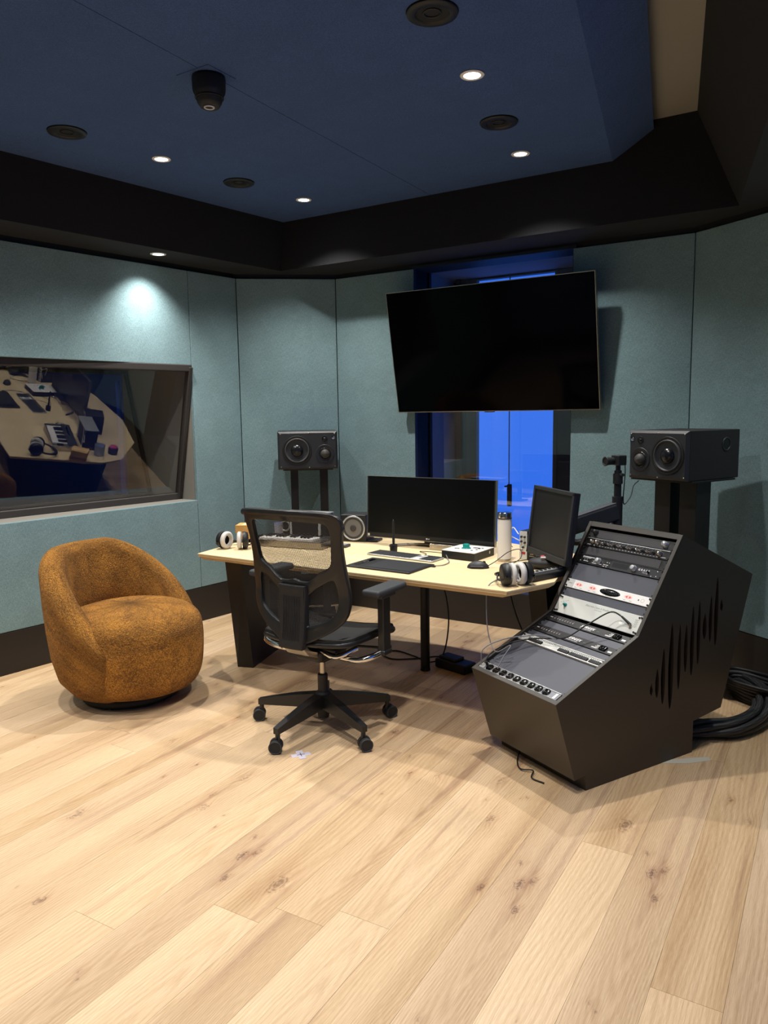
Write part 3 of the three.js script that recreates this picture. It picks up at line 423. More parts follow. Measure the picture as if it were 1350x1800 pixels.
{ // midi keyboard
  const t = onDesk('piano_keyboard', 'small grey piano keyboard with white keys seen through the chair mesh', 'keyboard', -3.215, -3.215, R(14.5));
  part('body', box(0.46, 0.045, 0.2, 0, 0.0225, 0, 0.006), M.steel, t); part('control_strip', box(0.45, 0.006, 0.07, 0, 0.047, -0.06, 0.002), M.graphite, t);
  for (let k = 0; k < 15; k++) part('white_key', box(0.0215, 0.01, 0.11, -0.176 + k * 0.0235, 0.049, 0.038, 0.001, 1), M.white, t);
  for (let k = 0; k < 14; k++) if (k % 7 !== 2 && k % 7 !== 6) part('black_key', box(0.012, 0.012, 0.065, -0.164 + k * 0.0235, 0.058, 0.015, 0.002, 1), M.black, t);
  for (let k = 0; k < 6; k++) part('knob', cyl(0.007, 0.006, 0.014, 0.0 + k * 0.03, 0.056, -0.06, 16), M.black, t);
  part('wheel', box(0.012, 0.02, 0.05, -0.213, 0.05, 0.04, 0.004), M.black, t);
}
{ // boxed gear behind it
  const t = onDesk('upright_gear_box', 'upright dark device with pale rails and round dial behind piano keyboard', 'device', -3.30, -3.395, R(14));
  part('case', box(0.30, 0.17, 0.10, 0.02, 0.085, 0, 0.004), M.graphite, t); part('rail', box(0.012, 0.17, 0.004, -0.07, 0.085, 0.052), M.white, t); part('rail', box(0.016, 0.15, 0.004, 0.13, 0.09, 0.052), M.white, t); part('dial', ring(0.03, 0.005, -0.11, 0.09, 0.053), M.alu, t); part('top_shelf', box(0.31, 0.006, 0.11, 0.02, 0.173, 0), M.alu, t);
}
for (const [y, lab, dx] of [[0, 'lower brown cardboard box of two stacked beside headphones', 0.012], [0.05, 'upper brown cardboard box with white label stacked beside headphones', 0]]) {
  const t = onDesk('cardboard_box', lab, 'box', -3.615 + dx, -3.19, R(34), DT + y); part('carton', box(0.10, 0.0495, 0.12, 0, 0.0248, 0, 0.001), M.cardboard, t); part('tape', box(0.03, 0.0005, 0.121, 0, 0.0497, 0), M.ply, t); if (y) part('shipping_label', box(0.0005, 0.035, 0.04, 0.0503, 0.027, 0.03), M.white, t);
}
{ // small monitor on its arm, facing the chair
  const a = V(-1.84, 0, -3.52), b = V(-1.50, 0, -3.255), mid = a.clone().add(b).multiplyScalar(0.5), turn = Math.atan2(-(b.z - a.z), b.x - a.x);
  const t = thing('arm_monitor', 'small black monitor on swivel arm at the right end of desk', 'monitor', [mid.x, 0.775, mid.z], turn); const W = 0.43, H = 0.345, tl = R(-7), up = g => g.rotateX(tl);
  part('housing', up(box(W, H, 0.028, 0, H / 2, -0.016, 0.005)), M.black, t); part('screen', up(box(W - 0.036, H - 0.052, 0.002, 0, H / 2 + 0.006, -0.0045)), M.screenSmall, t);
  part('bezel', [up(box(W, 0.017, 0.01, 0, H - 0.0085, 0.0, 0.002)), up(box(W, 0.03, 0.01, 0, 0.015, 0.0, 0.002)), up(box(0.017, H, 0.01, -W / 2 + 0.0085, H / 2, 0, 0.002)), up(box(0.017, H, 0.01, W / 2 - 0.0085, H / 2, 0, 0.002))], M.graphite, t);
  part('back_shell', up(box(W * 0.7, H * 0.7, 0.035, 0, H / 2, -0.046, 0.012)), M.black, t); part('mount_plate', up(box(0.11, 0.11, 0.02, 0, H / 2, -0.072, 0.004)), M.blackSoft, t);
  part('base_strut', [bar([0.0, H * 0.45, -0.07], [-0.08, -0.05, -0.16], 0.04, 0.02)], M.black, t);
  part('foot', box(0.2, 0.012, 0.12, -0.08, -0.049, -0.16, 0.004), M.black, t);
}
{ // arm with column and camera behind the small monitor
  const t = thing('swivel_support', 'black swivel arm on tall pole with cable sleeve behind rack top', 'support', [-1.452, 0, -3.74]);
  const w = (x, y, z) => [x + 1.452, y, z + 3.74];
  part('pole', [cyl(0.018, 0.018, 1.17, 0, 0.585, 0, 20)], M.black, t);
  part('pole_collar', [cyl(0.026, 0.026, 0.16, 0, 0.98, 0, 20), cyl(0.024, 0.024, 0.05, 0, 1.15, 0, 20)], M.blackSoft, t);
  part('arm_link', [bar(w(-1.452, 0.985, -3.74), w(-1.66, 0.90, -3.52), 0.055, 0.085)], M.graphite, t); part('arm_cover', [bar(w(-1.462, 1.026, -3.73), w(-1.655, 0.945, -3.525), 0.05, 0.012)], M.greyDark, t);
  part('arm_joint', [cyl(0.028, 0.028, 0.09, -0.208, 0.9, 0.22, 20)], M.black, t);
  part('cable_sleeve', tube([w(-1.67, 0.87, -3.5), w(-1.58, 0.84, -3.56), w(-1.52, 0.865, -3.6), w(-1.465, 0.90, -3.68), w(-1.43, 0.88, -3.70), w(-1.43, 0.7, -3.76)], 0.017, 48), M.loom, t);
  part('pole_base', cyl(0.09, 0.085, 0.02, 0, 0.01, 0, 32), M.black, t);
}
{ const t = thing('web_camera', 'small black camera with stubby lens on top of the arm pole', 'camera', [-1.452, 1.171, -3.74], R(-30)); part('clamp', [cyl(0.012, 0.012, 0.05, 0, 0.025, 0), cyl(0.018, 0.018, 0.02, 0, 0.01, 0)], M.black, t); part('body', box(0.06, 0.05, 0.05, 0.005, 0.072, 0, 0.005), M.black, t); part('lens', [cyl(0.018, 0.021, 0.05).rotateX(Math.PI / 2).translate(-0.01, 0.068, 0.045), ring(0.02, 0.004, -0.01, 0.068, 0.07)], M.blackSoft, t); part('knob', cyl(0.008, 0.008, 0.02).rotateZ(Math.PI / 2).translate(0.03, 0.0, 0), M.graphite, t); }
{ // small preamp modules next to the bottle
  const t = onDesk('preamp_module', 'narrow silver module with red mark and knobs beside white bottle', 'audio module', -1.885, -3.57, R(-4)); part('case', box(0.045, 0.15, 0.14, 0, 0.075, -0.07), M.black, t); part('face', box(0.045, 0.148, 0.003, 0, 0.075, 0.0015), M.silverFace, t); for (const [x, y] of [[-0.01, 0.12], [0.01, 0.12], [-0.01, 0.095], [0.011, 0.09], [0, 0.065]]) part('knob', cyl(0.006, 0.005, 0.01).rotateX(Math.PI / 2).translate(x, y, 0.007), M.graphite, t); part('red_mark', box(0.026, 0.012, 0.001, 0, 0.034, 0.0035), M.ledRed, t); part('jack', ring(0.005, 0.002, -0.01, 0.05, 0.004), M.steel, t);
  const u = onDesk('black_module', 'square black module with white legends under the small monitor', 'audio module', -1.825, -3.555, R(-4)); part('case', box(0.07, 0.13, 0.15, 0, 0.065, -0.075, 0.003), M.black, u); const tx = canvasTex(128, 256, (c) => { c.fillStyle = '#1c1b1a'; c.fillRect(0, 0, 128, 256); c.fillStyle = '#c8c8c4'; for (let i = 0; i < 3; i++) { c.fillRect(24 + i * 30, 96, 10, 8); c.fillRect(24 + i * 30, 66, 8, 4); } c.fillRect(34, 186, 40, 9); c.fillRect(28, 208, 58, 7); }); part('face', new THREE.PlaneGeometry(0.066, 0.126).translate(0, 0.065, 0.001), faceMat(tx), u);
  part('cable_loops', [tube([[-0.02, 0.1, 0.01], [-0.07, 0.12, 0.03], [-0.08, 0.08, 0.02], [-0.06, 0.06, 0.01]], 0.003, 24), tube([[-0.03, 0.13, 0.0], [-0.08, 0.16, -0.02], [-0.09, 0.1, 0.0]], 0.003, 24)].map(g => g.translate(0.0, 0, 0)), M.cableWhite, t);
}
{ // fader strip
  const t = onDesk('fader_strip', 'long black control strip with white buttons on desk beside headphones', 'controller', -1.588, -3.235, R(74)); part('body', box(0.26, 0.03, 0.075, 0, 0.015, 0, 0.006), M.black, t); part('top_face', box(0.24, 0.002, 0.03, 0, 0.0305, -0.018), M.alu, t); for (let k = 0; k < 8; k++) part('button', box(0.012, 0.006, 0.012, -0.1 + k * 0.028, 0.033, -0.018, 0.002, 1), M.black, t);
}
{ const t = onDesk('black_pouch', 'black soft pouch with red and white cable under the small monitor', 'pouch', -1.68, -3.42, R(30)); const g = new THREE.SphereGeometry(1, 28, 18); g.scale(0.09, 0.032, 0.06); g.translate(0, 0.03, 0); part('pouch_body', g, M.blackSoft, t); part('strap', box(0.1, 0.004, 0.02, 0, 0.061, 0, 0.001), M.black, t); part('cable', [tube([[-0.03, 0.066, 0.03], [0.05, 0.066, 0.02], [0.12, 0.06, 0.0]], 0.006, 20)], M.redPlastic, t); part('cable', [tube([[-0.03, 0.063, 0.045], [0.05, 0.06, 0.035], [0.12, 0.055, 0.015]], 0.005, 20)], M.cableWhite, t); }
single('mouse_cord', tube([[-1.925, DT + 0.01, -3.27], [-1.90, DT + 0.03, -3.30], [-1.86, DT + 0.075, -3.38], [-1.815, DT + 0.085, -3.40], [-1.79, DT + 0.05, -3.36], [-1.84, DT + 0.012, -3.32], [-1.89, DT + 0.005, -3.42], [-1.84, DT + 0.004, -3.6]], 0.0022, 70, 6), M.cableBlack, 'thin black mouse cord looping up in front of white bottle', 'cord');
single('keyboard_cord', tube([[-2.36, DT + 0.004, -3.335], [-2.39, DT + 0.004, -3.40], [-2.46, DT + 0.004, -3.44], [-2.35, DT + 0.004, -3.47], [-2.26, DT + 0.004, -3.44]], 0.002, 50, 6), M.cableBlack, 'thin cord curving on the desk behind the computer keyboard', 'cord');
single('tablet_cord', tube([[-2.165, DT + 0.006, -3.135], [-2.14, DT + 0.004, -3.19], [-2.155, DT + 0.004, -3.27], [-2.20, DT + 0.004, -3.33], [-2.26, DT + 0.03, -3.39]], 0.0025, 50, 6), M.cableGrey, 'thin grey cord from drawing tablet to the black controller', 'cord');

// ------------------------------------------------------------ equipment rack
const RK = { pos: [-1.162, 0, -2.737], turn: R(-20.96), W: 0.52 };
const prof = { A: [-0.167, 0.389], K: [0.28, 0.583], T: [0.531, 0.974], BT: [1.017, 0.751], BB: [0.829, 0.166], FB: [-0.063, 0.059] };
{
  const t = thing('rack_cabinet', 'dark brown sloping studio rack cabinet with waveform slots in its side', 'rack cabinet', RK.pos, RK.turn), W = RK.W, th = 0.017;
  const sideShape = (holes) => { const s = new THREE.Shape(['A', 'K', 'T', 'BT', 'BB', 'FB'].map(k => new THREE.Vector2(...prof[k])));
    if (holes) for (const [u, y1, y0, w] of [[0.366, 0.37, 0.314, 0.012], [0.400, 0.428, 0.298, 0.016], [0.436, 0.509, 0.262, 0.018], [0.483, 0.608, 0.23, 0.022], [0.534, 0.595, 0.307, 0.016], [0.575, 0.589, 0.376, 0.016], [0.615, 0.662, 0.353, 0.018], [0.656, 0.68, 0.394, 0.016], [0.695, 0.619, 0.5, 0.018], [0.733, 0.693, 0.481, 0.016], [0.770, 0.769, 0.458, 0.018], [0.805, 0.668, 0.608, 0.012]]) { const h = new THREE.Path(); const m = (y0 + y1) / 2, q = w * 0.75; h.moveTo(u, y0); h.bezierCurveTo(u + q * 1.2, y0 + 0.012, u + q, m, u + q * 0.9, m + (y1 - y0) * 0.1); h.bezierCurveTo(u + q * 0.7, y1 - 0.03, u + q * 0.3, y1 - 0.01, u, y1); h.bezierCurveTo(u - q * 0.5, y1 - 0.02, u - q, m + 0.02, u - q, m); h.bezierCurveTo(u - q, m - 0.03, u - q * 0.8, y0 + 0.02, u, y0); s.holes.push(h); } return s; };
  const side = (x, holes) => new THREE.ExtrudeGeometry(sideShape(holes), { depth: th, bevelEnabled: false, curveSegments: 8 }).rotateY(Math.PI / 2).translate(x, 0, 0);
  part('side_panel', side(-th, true), M.rack, t); part('side_panel', side(-W, true), M.rack, t);
  const sheet = (a, b, tk, x0 = -W + th, x1 = -th) => { const dx = b[0] - a[0], dy = b[1] - a[1], L = Math.hypot(dx, dy), n = [dy / L * tk, -dx / L * tk]; const P = (p, x, o) => [x, p[1] + n[1] * o, -(p[0] + n[0] * o)]; const c = (o) => [P(a, x0, o), P(a, x1, o), P(b, x1, o), P(b, x0, o)]; const f = c(0), k = c(1); return quadGeo([f, k, [f[0], f[1], k[1], k[0]], [f[1], f[2], k[2], k[1]], [f[2], f[3], k[3], k[2]], [f[3], f[0], k[0], k[3]]]); };
  part('front_panel', sheet(prof.A, prof.FB, -0.018), M.rack, t);
  part('bottom_panel', sheet(prof.FB, prof.BB, -0.018), M.rack, t);
  part('rear_panel', sheet([0.985, 0.735], [0.80, 0.18], 0.016), M.rack, t);
  part('top_panel', sheet(prof.T, prof.BT, 0.018), M.rack, t);
  part('inner_floor', sheet([prof.A[0] + 0.03, prof.A[1] - 0.05], [prof.K[0] + 0.05, prof.K[1] - 0.05], 0.004), M.rack, t); part('inner_back', sheet([prof.K[0] + 0.05, prof.K[1] - 0.05], [prof.T[0] + 0.05, prof.T[1] - 0.06], 0.004), M.rack, t);
  // bare edges of the sheets round the slopes
  const strip = (a, b, x, w) => { const dx = b[0] - a[0], dy = b[1] - a[1], L = Math.hypot(dx, dy), n = [-dy / L * 0.0012, dx / L * 0.0012]; const P = (p, xx) => [xx, p[1] + n[1], -(p[0] + n[0])]; return quadGeo([[P(a, x), P(b, x), P(b, x + w), P(a, x + w)]]); };
  for (const x of [-th, -W]) part('edge_band', [strip(prof.A, prof.K, x, th), strip(prof.K, prof.T, x, th)], M.rackEdge, t);
  part('top_lip', sheet([prof.T[0] - 0.012, prof.T[1] - 0.019], [prof.T[0] + 0.001, prof.T[1] + 0.0015], 0.004), M.rackEdge, t); part('front_lip', sheet([prof.A[0] + 0.0005, prof.A[1] + 0.0015], [prof.A[0] + 0.02, prof.A[1] + 0.0095], 0.004), M.rackEdge, t);
  part('plinth', box(W - 0.004, 0.155, 0.643, -W / 2, 0.0775, -0.3225), M.rack, t);
}
const rackM = new THREE.Matrix4().makeRotationY(RK.turn).setPosition(...RK.pos);
function onRack(name, label, slope, t0, deep = 0.011) { // group: x right, y up the slope, z out of the face; origin: face centre line at t0
  const [a, b] = slope === 0 ? [prof.A, prof.K] : [prof.K, prof.T], dx = b[0] - a[0], dy = b[1] - a[1], L = Math.hypot(dx, dy), d = [dx / L, dy / L], n = [-d[1], d[0]];
  const p = [a[0] + d[0] * t0 - n[0] * deep, a[1] + d[1] * t0 - n[1] * deep];
  const m = new THREE.Matrix4().makeBasis(V(1, 0, 0), V(0, d[1], -d[0]), V(0, n[1], -n[0])).setPosition(-RK.W / 2, p[1], -p[0]).premultiply(rackM);
  const o = thing(name, label, 'rack unit'); o.applyMatrix4(m); return o;
}
const FW = 0.482;
function ears(t, h, m = M.black) { for (const s of [-1, 1]) for (const y of h > 0.06 ? [0.008, h - 0.008] : [0.008, h - 0.008]) part('rack_screw', cyl(0.0045, 0.004, 0.005, 0, 0, 0, 12).rotateX(Math.PI / 2).translate(s * (FW / 2 - 0.008), y, 0.003), m, t); }
function blank(label, slope, t0, h) { const t = onRack('blank_panel', label, slope, t0, 0.013); part('plate', box(FW - 0.001, h - 0.0012, 0.003, 0, h / 2, -0.0015), M.blank, t); ears(t, h); return t; }
const U = 0.0436;
{ // power strip
  const t = onRack('power_strip', 'silver edged power strip with nine black sockets at the rack front', 0, 0.020, 0.004); part('housing', box(0.462, 0.042, 0.035, 0, 0.022, -0.0175, 0.002), M.stripGrey, t); part('rail', [box(0.462, 0.004, 0.003, 0, 0.042, 0.0012), box(0.462, 0.004, 0.003, 0, 0.003, 0.0012)], M.alu, t);
  for (let k = 0; k < 9; k++) { const s = part('socket', lathe([[0.0185, 0.0004], [0.0180, 0.003], [0.0155, 0.003], [0.0145, 0.0006], [0, 0.0006]], 28).rotateX(Math.PI / 2).translate(-0.185 + k * 0.0437, 0.0225, 0.001), M.blackGloss, t); part('pin_hole', [cyl(0.0025, 0.0025, 0.002).rotateX(Math.PI / 2).translate(-0.19 + k * 0.0437, 0.0225, 0.001), cyl(0.0025, 0.0025, 0.002).rotateX(Math.PI / 2).translate(-0.18 + k * 0.0437, 0.0225, 0.001)], M.graphite, s); }
  part('end_plate', box(0.012, 0.03, 0.002, 0.216, 0.022, 0.001), M.white, t); part('bracket', box(0.03, 0.036, 0.003, -0.224, 0.022, 0.003), M.alu, t); part('cable_gland', cyl(0.006, 0.006, 0.02).rotateX(Math.PI / 2).translate(-0.21, 0.03, 0.01), M.black, t);
}
blank('wide grey blank panel between power strip and patch bay', 0, 0.066, 0.195);
function patchbay(t0) {
  const t = onRack('patch_bay', 'white edged patch bay row of black jacks across lower slope', 0, t0, 0.010); part('face', box(FW, U - 0.001, 0.004, 0, U / 2, -0.002), M.silverFace, t); part('lip', [box(FW, 0.004, 0.008, 0, 0.002, 0.002), box(FW, 0.003, 0.006, 0, U - 0.002, 0.001)], M.white, t);
  for (const [x, n] of [[-0.145, 10], [0.028, 7], [0.115, 12], [0.205, 7]]) { part('jack_block', box(n * 0.0083, 0.018, 0.007, x, 0.017, 0.003, 0.001), M.black, t); const js = []; for (let k = 0; k < n; k++) js.push(box(0.003, 0.012, 0.002, x - n * 0.00415 + 0.004 + k * 0.0083, 0.017, 0.007)); part('jack_slots', js, M.greyDark, t).userData.kind = 'stuff'; }
  const js = []; for (let k = 0; k < 44; k++) js.push(box(0.004, 0.003, 0.001, -0.21 + k * 0.0098, 0.034, 0.001)); part('legend_marks', js, M.greyDark, t).userData.kind = 'stuff'; ears(t, U); }
patchbay(0.263);
blank('narrow grey blank panel with white tag between patch bay and lower black unit', 0, 0.307, 0.038); blank('narrow grey blank panel between the two black power units', 0, 0.39, 0.041);
const surgeTex = canvasTex(1024, 96, (c, w, h) => { c.fillStyle = '#1d1d21'; c.fillRect(0, 0, w, h); c.fillStyle = '#d8d8da'; for (let k = 0; k < 8; k++) { c.fillRect(96 + k * 34, 44, 13, 5); c.fillRect(102 + k * 34, 30, 4, 4); c.fillRect(98 + k * 34, 54, 8, 3); } c.fillRect(36, 38, 34, 10);
  c.font = 'italic bold 44px sans-serif'; c.fillStyle = '#f2f2f2'; c.fillText('SURGEX', 440, 58); c.font = 'bold 13px sans-serif'; c.fillText('POWER CONDITIONER', 448, 78); c.fillStyle = '#3f7f70'; c.fillRect(640, 50, 34, 4); c.fillStyle = '#e8e8e8'; c.fillRect(790, 24, 34, 6); c.fillRect(782, 42, 42, 6); c.fillRect(752, 60, 72, 6); c.fillRect(752, 69, 60, 4); c.fillRect(940, 52, 42, 22); c.fillStyle = '#c24a4a'; c.beginPath(); c.arc(838, 28, 5, 0, 7); c.fill(); c.fillStyle = '#fff'; c.beginPath(); c.arc(838, 46, 5, 0, 7); c.fill(); });
function surge(label, t0) { const t = onRack('power_conditioner', label, 0, t0, 0.009); part('chassis', box(FW, U - 0.001, 0.006, 0, U / 2, -0.0032), M.black, t); part('face', new THREE.PlaneGeometry(FW, U - 0.002).translate(0, U / 2, 0.0002), faceMat(surgeTex, 0.45), t); part('rocker_switch', [box(0.034, 0.024, 0.008, 0.172, U / 2, 0.004, 0.002), box(0.018, 0.018, 0.012, 0.172, U / 2, 0.006, 0.003)], M.blackGloss, t); ears(t, U); }
surge('black rack unit with white lettering and rocker switch, just above patch bay', 0.346); surge('black rack unit with white lettering and rocker switch, directly under silver panel', 0.433);
{ // silver studio controller
  const h = 2 * U - 0.002, t = onRack('silver_controller', 'plain silver two unit panel with plug and green knob on rack', 1, 0.002, 0.008); part('plate', box(FW, h, 0.005, 0, h / 2, -0.0026, 0.001, 1), M.silverFace, t);
  const tx = canvasTex(1024, 192, (c, w, hh) => { c.fillStyle = '#d3d6d1'; c.fillRect(0, 0, w, hh); c.fillStyle = '#55605c'; c.font = 'italic 27px serif'; c.fillText('Discrete Class A Studio Controller', 350, 46); c.font = '15px sans-serif'; c.fillText('CLASS AUDIO', 472, 68); c.font = '13px sans-serif'; for (let k = 0; k < 4; k++) { c.fillRect(950, 44 + k * 22, 44, 3); c.fillRect(956, 54 + k * 22, 30, 3); } c.fillRect(800, 96, 26, 4); for (let k = 0; k < 9; k++) c.fillRect(34 + (k * 37) % 90, 40 + (k * 23) % 80, 14, 3); c.fillStyle = '#f6f6f4'; c.fillRect(796, 104, 34, 26); }); part('face', new THREE.PlaneGeometry(FW - 0.004, h - 0.004).translate(0, h / 2, 0.0002), faceMat(tx, 0.4, 0.1), t);
  part('knob', lathe([[0.009, 0], [0.009, 0.003], [0.006, 0.006], [0.005, 0.014], [0, 0.015]], 20).rotateX(Math.PI / 2).translate(-0.186, 0.042, 0.001), M.teal2, t);
  for (const s of [-1, 1]) for (const y of [0.01, h - 0.01]) part('panel_screw', cyl(0.004, 0.004, 0.003).rotateX(Math.PI / 2).translate(s * 0.222, y, 0.002), M.black, t); ears(t, h);
  part('jack_socket', ring(0.006, 0.002, 0.196, 0.028, 0.002), M.steel, t);
}
blank('narrow grey blank panel between silver panel and white red marked unit', 1, 0.089, 0.038);
{ // white unit with red arrows
  const t = onRack('white_processor', 'white rack unit with red arrow marks and black oval display', 1, 0.129, 0.008); part('plate', box(FW, U - 0.001, 0.005, 0, U / 2, -0.0026, 0.001, 1), M.whiteFace, t);
  const tx = canvasTex(1024, 96, (c, w, h) => { c.fillStyle = '#ececea'; c.fillRect(0, 0, w, h); c.fillStyle = '#c4c4c2'; c.fillRect(0, 0, 100, h); c.fillStyle = '#777'; c.fillRect(30, 44, 46, 6); for (const x of [166, 344, 776]) { c.fillStyle = '#f7c9c4'; c.beginPath(); c.ellipse(x, 46, 46, 22, 0, 0, 7); c.fill(); c.fillStyle = '#d2564e'; c.beginPath(); c.moveTo(x - 34, 46); c.lineTo(x - 10, 33); c.lineTo(x - 10, 59); c.fill(); c.beginPath(); c.moveTo(x + 34, 46); c.lineTo(x + 10, 33); c.lineTo(x + 10, 59); c.fill(); c.fillStyle = '#b4b4b2'; for (let k = -3; k < 4; k++) { c.fillRect(x + k * 17, 14, 6, 3); c.fillRect(x + k * 17, 76, 6, 3); } c.fillStyle = '#8c8c8c'; c.fillRect(x - 44, 80, 26, 4); c.fillRect(x + 22, 80, 30, 4); } c.fillStyle = '#555'; c.font = 'bold 17px sans-serif'; c.fillText('A U D I O', 520, 90); c.strokeStyle = '#a8a8a8'; c.lineWidth = 3; c.beginPath(); c.arc(938, 48, 18, 0, 7); c.stroke(); c.fillStyle = '#333'; c.fillRect(888, 42, 12, 16); }); part('face', new THREE.PlaneGeometry(FW - 0.003, U - 0.003).translate(0, U / 2, 0.0002), faceMat(tx, 0.45), t);
  const ov = new THREE.SphereGeometry(1, 36, 10, 0, Math.PI * 2, 0, Math.PI / 2).rotateX(Math.PI / 2).scale(0.058, 0.0155, 0.004).translate(0.022, U / 2, 0.0004); part('oval_display', ov, M.blackGloss, t); const bars = []; for (let k = 0; k < 10; k++) bars.push(box(0.003, 0.012, 0.001, -0.018 + k * 0.009, U / 2, 0.004)); part('meter_bars', bars, M.graphite, t).userData.kind = 'stuff'; ears(t, U);
}
blank('two unit grey blank panel between white unit and black display unit', 1, 0.173, 0.082);
{ // black converter with display and knobs
  const t = onRack('black_processor', 'black rack unit with dark display, two silver knobs and white lettering', 1, 0.257, 0.008); part('plate', box(FW, U - 0.001, 0.006, 0, U / 2, -0.0032, 0.001, 1), M.black, t);
  const tx = canvasTex(1024, 96, (c, w, h) => { c.fillStyle = '#141416'; c.fillRect(0, 0, w, h); c.fillStyle = '#2c2c30'; c.fillRect(430, 0, 594, h); c.fillStyle = '#0b0c10'; c.fillRect(446, 20, 190, 54); c.fillStyle = '#d8d8da'; c.font = 'bold 14px sans-serif'; c.fillRect(60, 14, 150, 8); c.fillRect(60, 28, 110, 4); for (const [x, y, ww] of [[84, 64, 60], [90, 48, 10], [120, 46, 8], [200, 70, 120], [206, 50, 18], [340, 64, 30], [376, 64, 26], [372, 34, 14], [400, 36, 12], [340, 82, 22], [376, 82, 16]]) c.fillRect(x, y, ww, 6); c.fillStyle = '#e4e4e6'; c.font = 'bold 30px sans-serif'; c.fillText('G R A C E', 752, 50); c.font = '17px sans-serif'; c.fillText('d e s i g n', 806, 70); for (const [x, y] of [[46, 70], [960, 24], [962, 76], [910, 84]]) { c.beginPath(); c.arc(x, y, 5, 0, 7); c.fill(); } }); part('face', new THREE.PlaneGeometry(FW - 0.002, U - 0.002).translate(0, U / 2, 0.0002), faceMat(tx, 0.4), t);
  part('top_edge', box(FW, 0.0015, 0.004, 0, U - 0.002, 0.001), M.greyDark, t);
  for (const x of [-0.112, 0.089]) part('knob', lathe([[0.0145, 0], [0.0145, 0.003], [0.011, 0.006], [0.0105, 0.016], [0.009, 0.0175], [0, 0.0175]], 28).rotateX(Math.PI / 2).translate(x, 0.024, 0.001), M.alu, t); part('push_button', cyl(0.005, 0.005, 0.008).rotateX(Math.PI / 2).translate(0.168, 0.02, 0.004), M.blackGloss, t); ears(t, U);
}
function vent(label, t0, knobs) { const t = onRack('vent_panel', label, 1, t0, 0.011); part('plate', box(FW, U - 0.001, 0.003, 0, U / 2, -0.0015), M.black, t); part('grille', metric(box(FW - 0.07, U - 0.006, 0.002, 0, U / 2, 0.0006)), M.perf, t);
  if (knobs) { part('black_knob', lathe([[0.014, 0], [0.014, 0.004], [0.0105, 0.006], [0.01, 0.02], [0, 0.021]], 24).rotateX(Math.PI / 2).translate(-0.2, 0.026, 0.001), M.blackSoft, t); part('silver_knob', lathe([[0.014, 0], [0.014, 0.004], [0.011, 0.006], [0.0105, 0.018], [0, 0.019]], 24).rotateX(Math.PI / 2).translate(0.19, 0.024, 0.001), M.alu, t); } ears(t, U); }
vent('perforated black vent panel between knob row unit and display unit', 0.301, false);
{ // unit with a row of small knobs
  const t = onRack('knob_row_unit', 'black rack unit with long row of small shiny knobs near rack top', 1, 0.345, 0.008); part('plate', box(FW, U - 0.001, 0.006, 0, U / 2, -0.0032, 0.001, 1), M.black, t); const tx = canvasTex(1024, 96, (c, w, h) => { c.fillStyle = '#18181b'; c.fillRect(0, 0, w, h); c.fillStyle = '#cfcfd2'; for (let k = 0; k < 22; k++) { c.fillRect(120 + k * 36, 78, 20, 4); c.fillRect(124 + k * 36, 8, 14, 3); c.fillRect(120 + k * 36, 16, 4, 4); } c.fillRect(40, 74, 60, 5); c.fillRect(920, 74, 60, 5); }); part('face', new THREE.PlaneGeometry(FW - 0.002, U - 0.002).translate(0, U / 2, 0.0002), faceMat(tx, 0.4), t);
  part('light_strip', box(FW - 0.02, 0.003, 0.003, 0, U - 0.003, 0.001), M.alu, t);
  for (let k = 0; k < 17; k++) part('small_knob', lathe([[0.0072, 0], [0.0068, 0.004], [0.0045, 0.006], [0.004, 0.013], [0, 0.0135]], 16).rotateX(Math.PI / 2).translate(-0.132 + k * 0.0178, 0.022, 0.001), k % 3 === 1 ? M.graphite : M.chrome, t);
  for (const [x, r] of [[-0.195, 0.01], [-0.165, 0.0125], [0.184, 0.0125]]) part('large_knob', lathe([[r, 0], [r, 0.005], [r * 0.7, 0.008], [r * 0.65, 0.017], [0, 0.018]], 22).rotateX(Math.PI / 2).translate(x, 0.022, 0.001), M.steel, t); ears(t, U);
}
vent('perforated black vent panel with two knobs at the very rack top', 0.389, true);
{ // jack lead lying over the slopes
  const wv = (u, y, x) => { const p = V(x, y, -u).applyMatrix4(rackM); return [p.x, p.y, p.z]; };
  const L = thing('jack_lead', 'black jack lead running from the silver panel over the rack', 'cable');
  const tip = wv(0.305, 0.605, -0.064);
  part('plug', [rod(wv(0.303, 0.615, -0.066), wv(0.297, 0.640, -0.105), 0.006, 0.0045), rod(wv(0.303, 0.612, -0.064), wv(0.305, 0.606, -0.062), 0.004)], M.black, L);
  part('plug_sleeve', rod(wv(0.303, 0.618, -0.066), wv(0.3035, 0.606, -0.0635), 0.0062), M.steel, L);
  part('lead', tube([wv(0.297, 0.640, -0.105), wv(0.28, 0.655, -0.14), wv(0.2, 0.60, -0.2), wv(0.12, 0.545, -0.245), wv(0.10, 0.528, -0.31), wv(0.06, 0.51, -0.40), wv(-0.02, 0.485, -0.46), wv(-0.09, 0.445, -0.49), wv(-0.12, 0.41, -0.49)], 0.0032, 90, 8), M.cableBlack, L);
  const H = thing('headphone_lead', 'thin grey lead dropping from the headphones to the rack front', 'cable');
  part('lead', tube([[-1.70, 0.745, -3.0], [-1.72, 0.72, -2.93], [-1.725, 0.62, -2.92], [-1.70, 0.50, -2.9], [-1.62, 0.46, -2.83], wv(-0.05, 0.50, -0.40), wv(-0.09, 0.455, -0.40), wv(-0.12, 0.415, -0.40)], 0.0026, 90, 8), M.cableGrey, H);
  part('side_loop', tube([wv(-0.135, 0.405, -0.495), wv(-0.13, 0.47, -0.49), wv(-0.05, 0.505, -0.47), wv(0.05, 0.52, -0.42), wv(0.09, 0.53, -0.36), wv(0.10, 0.53, -0.28)], 0.0026, 60, 8), M.cableGrey, H);
}
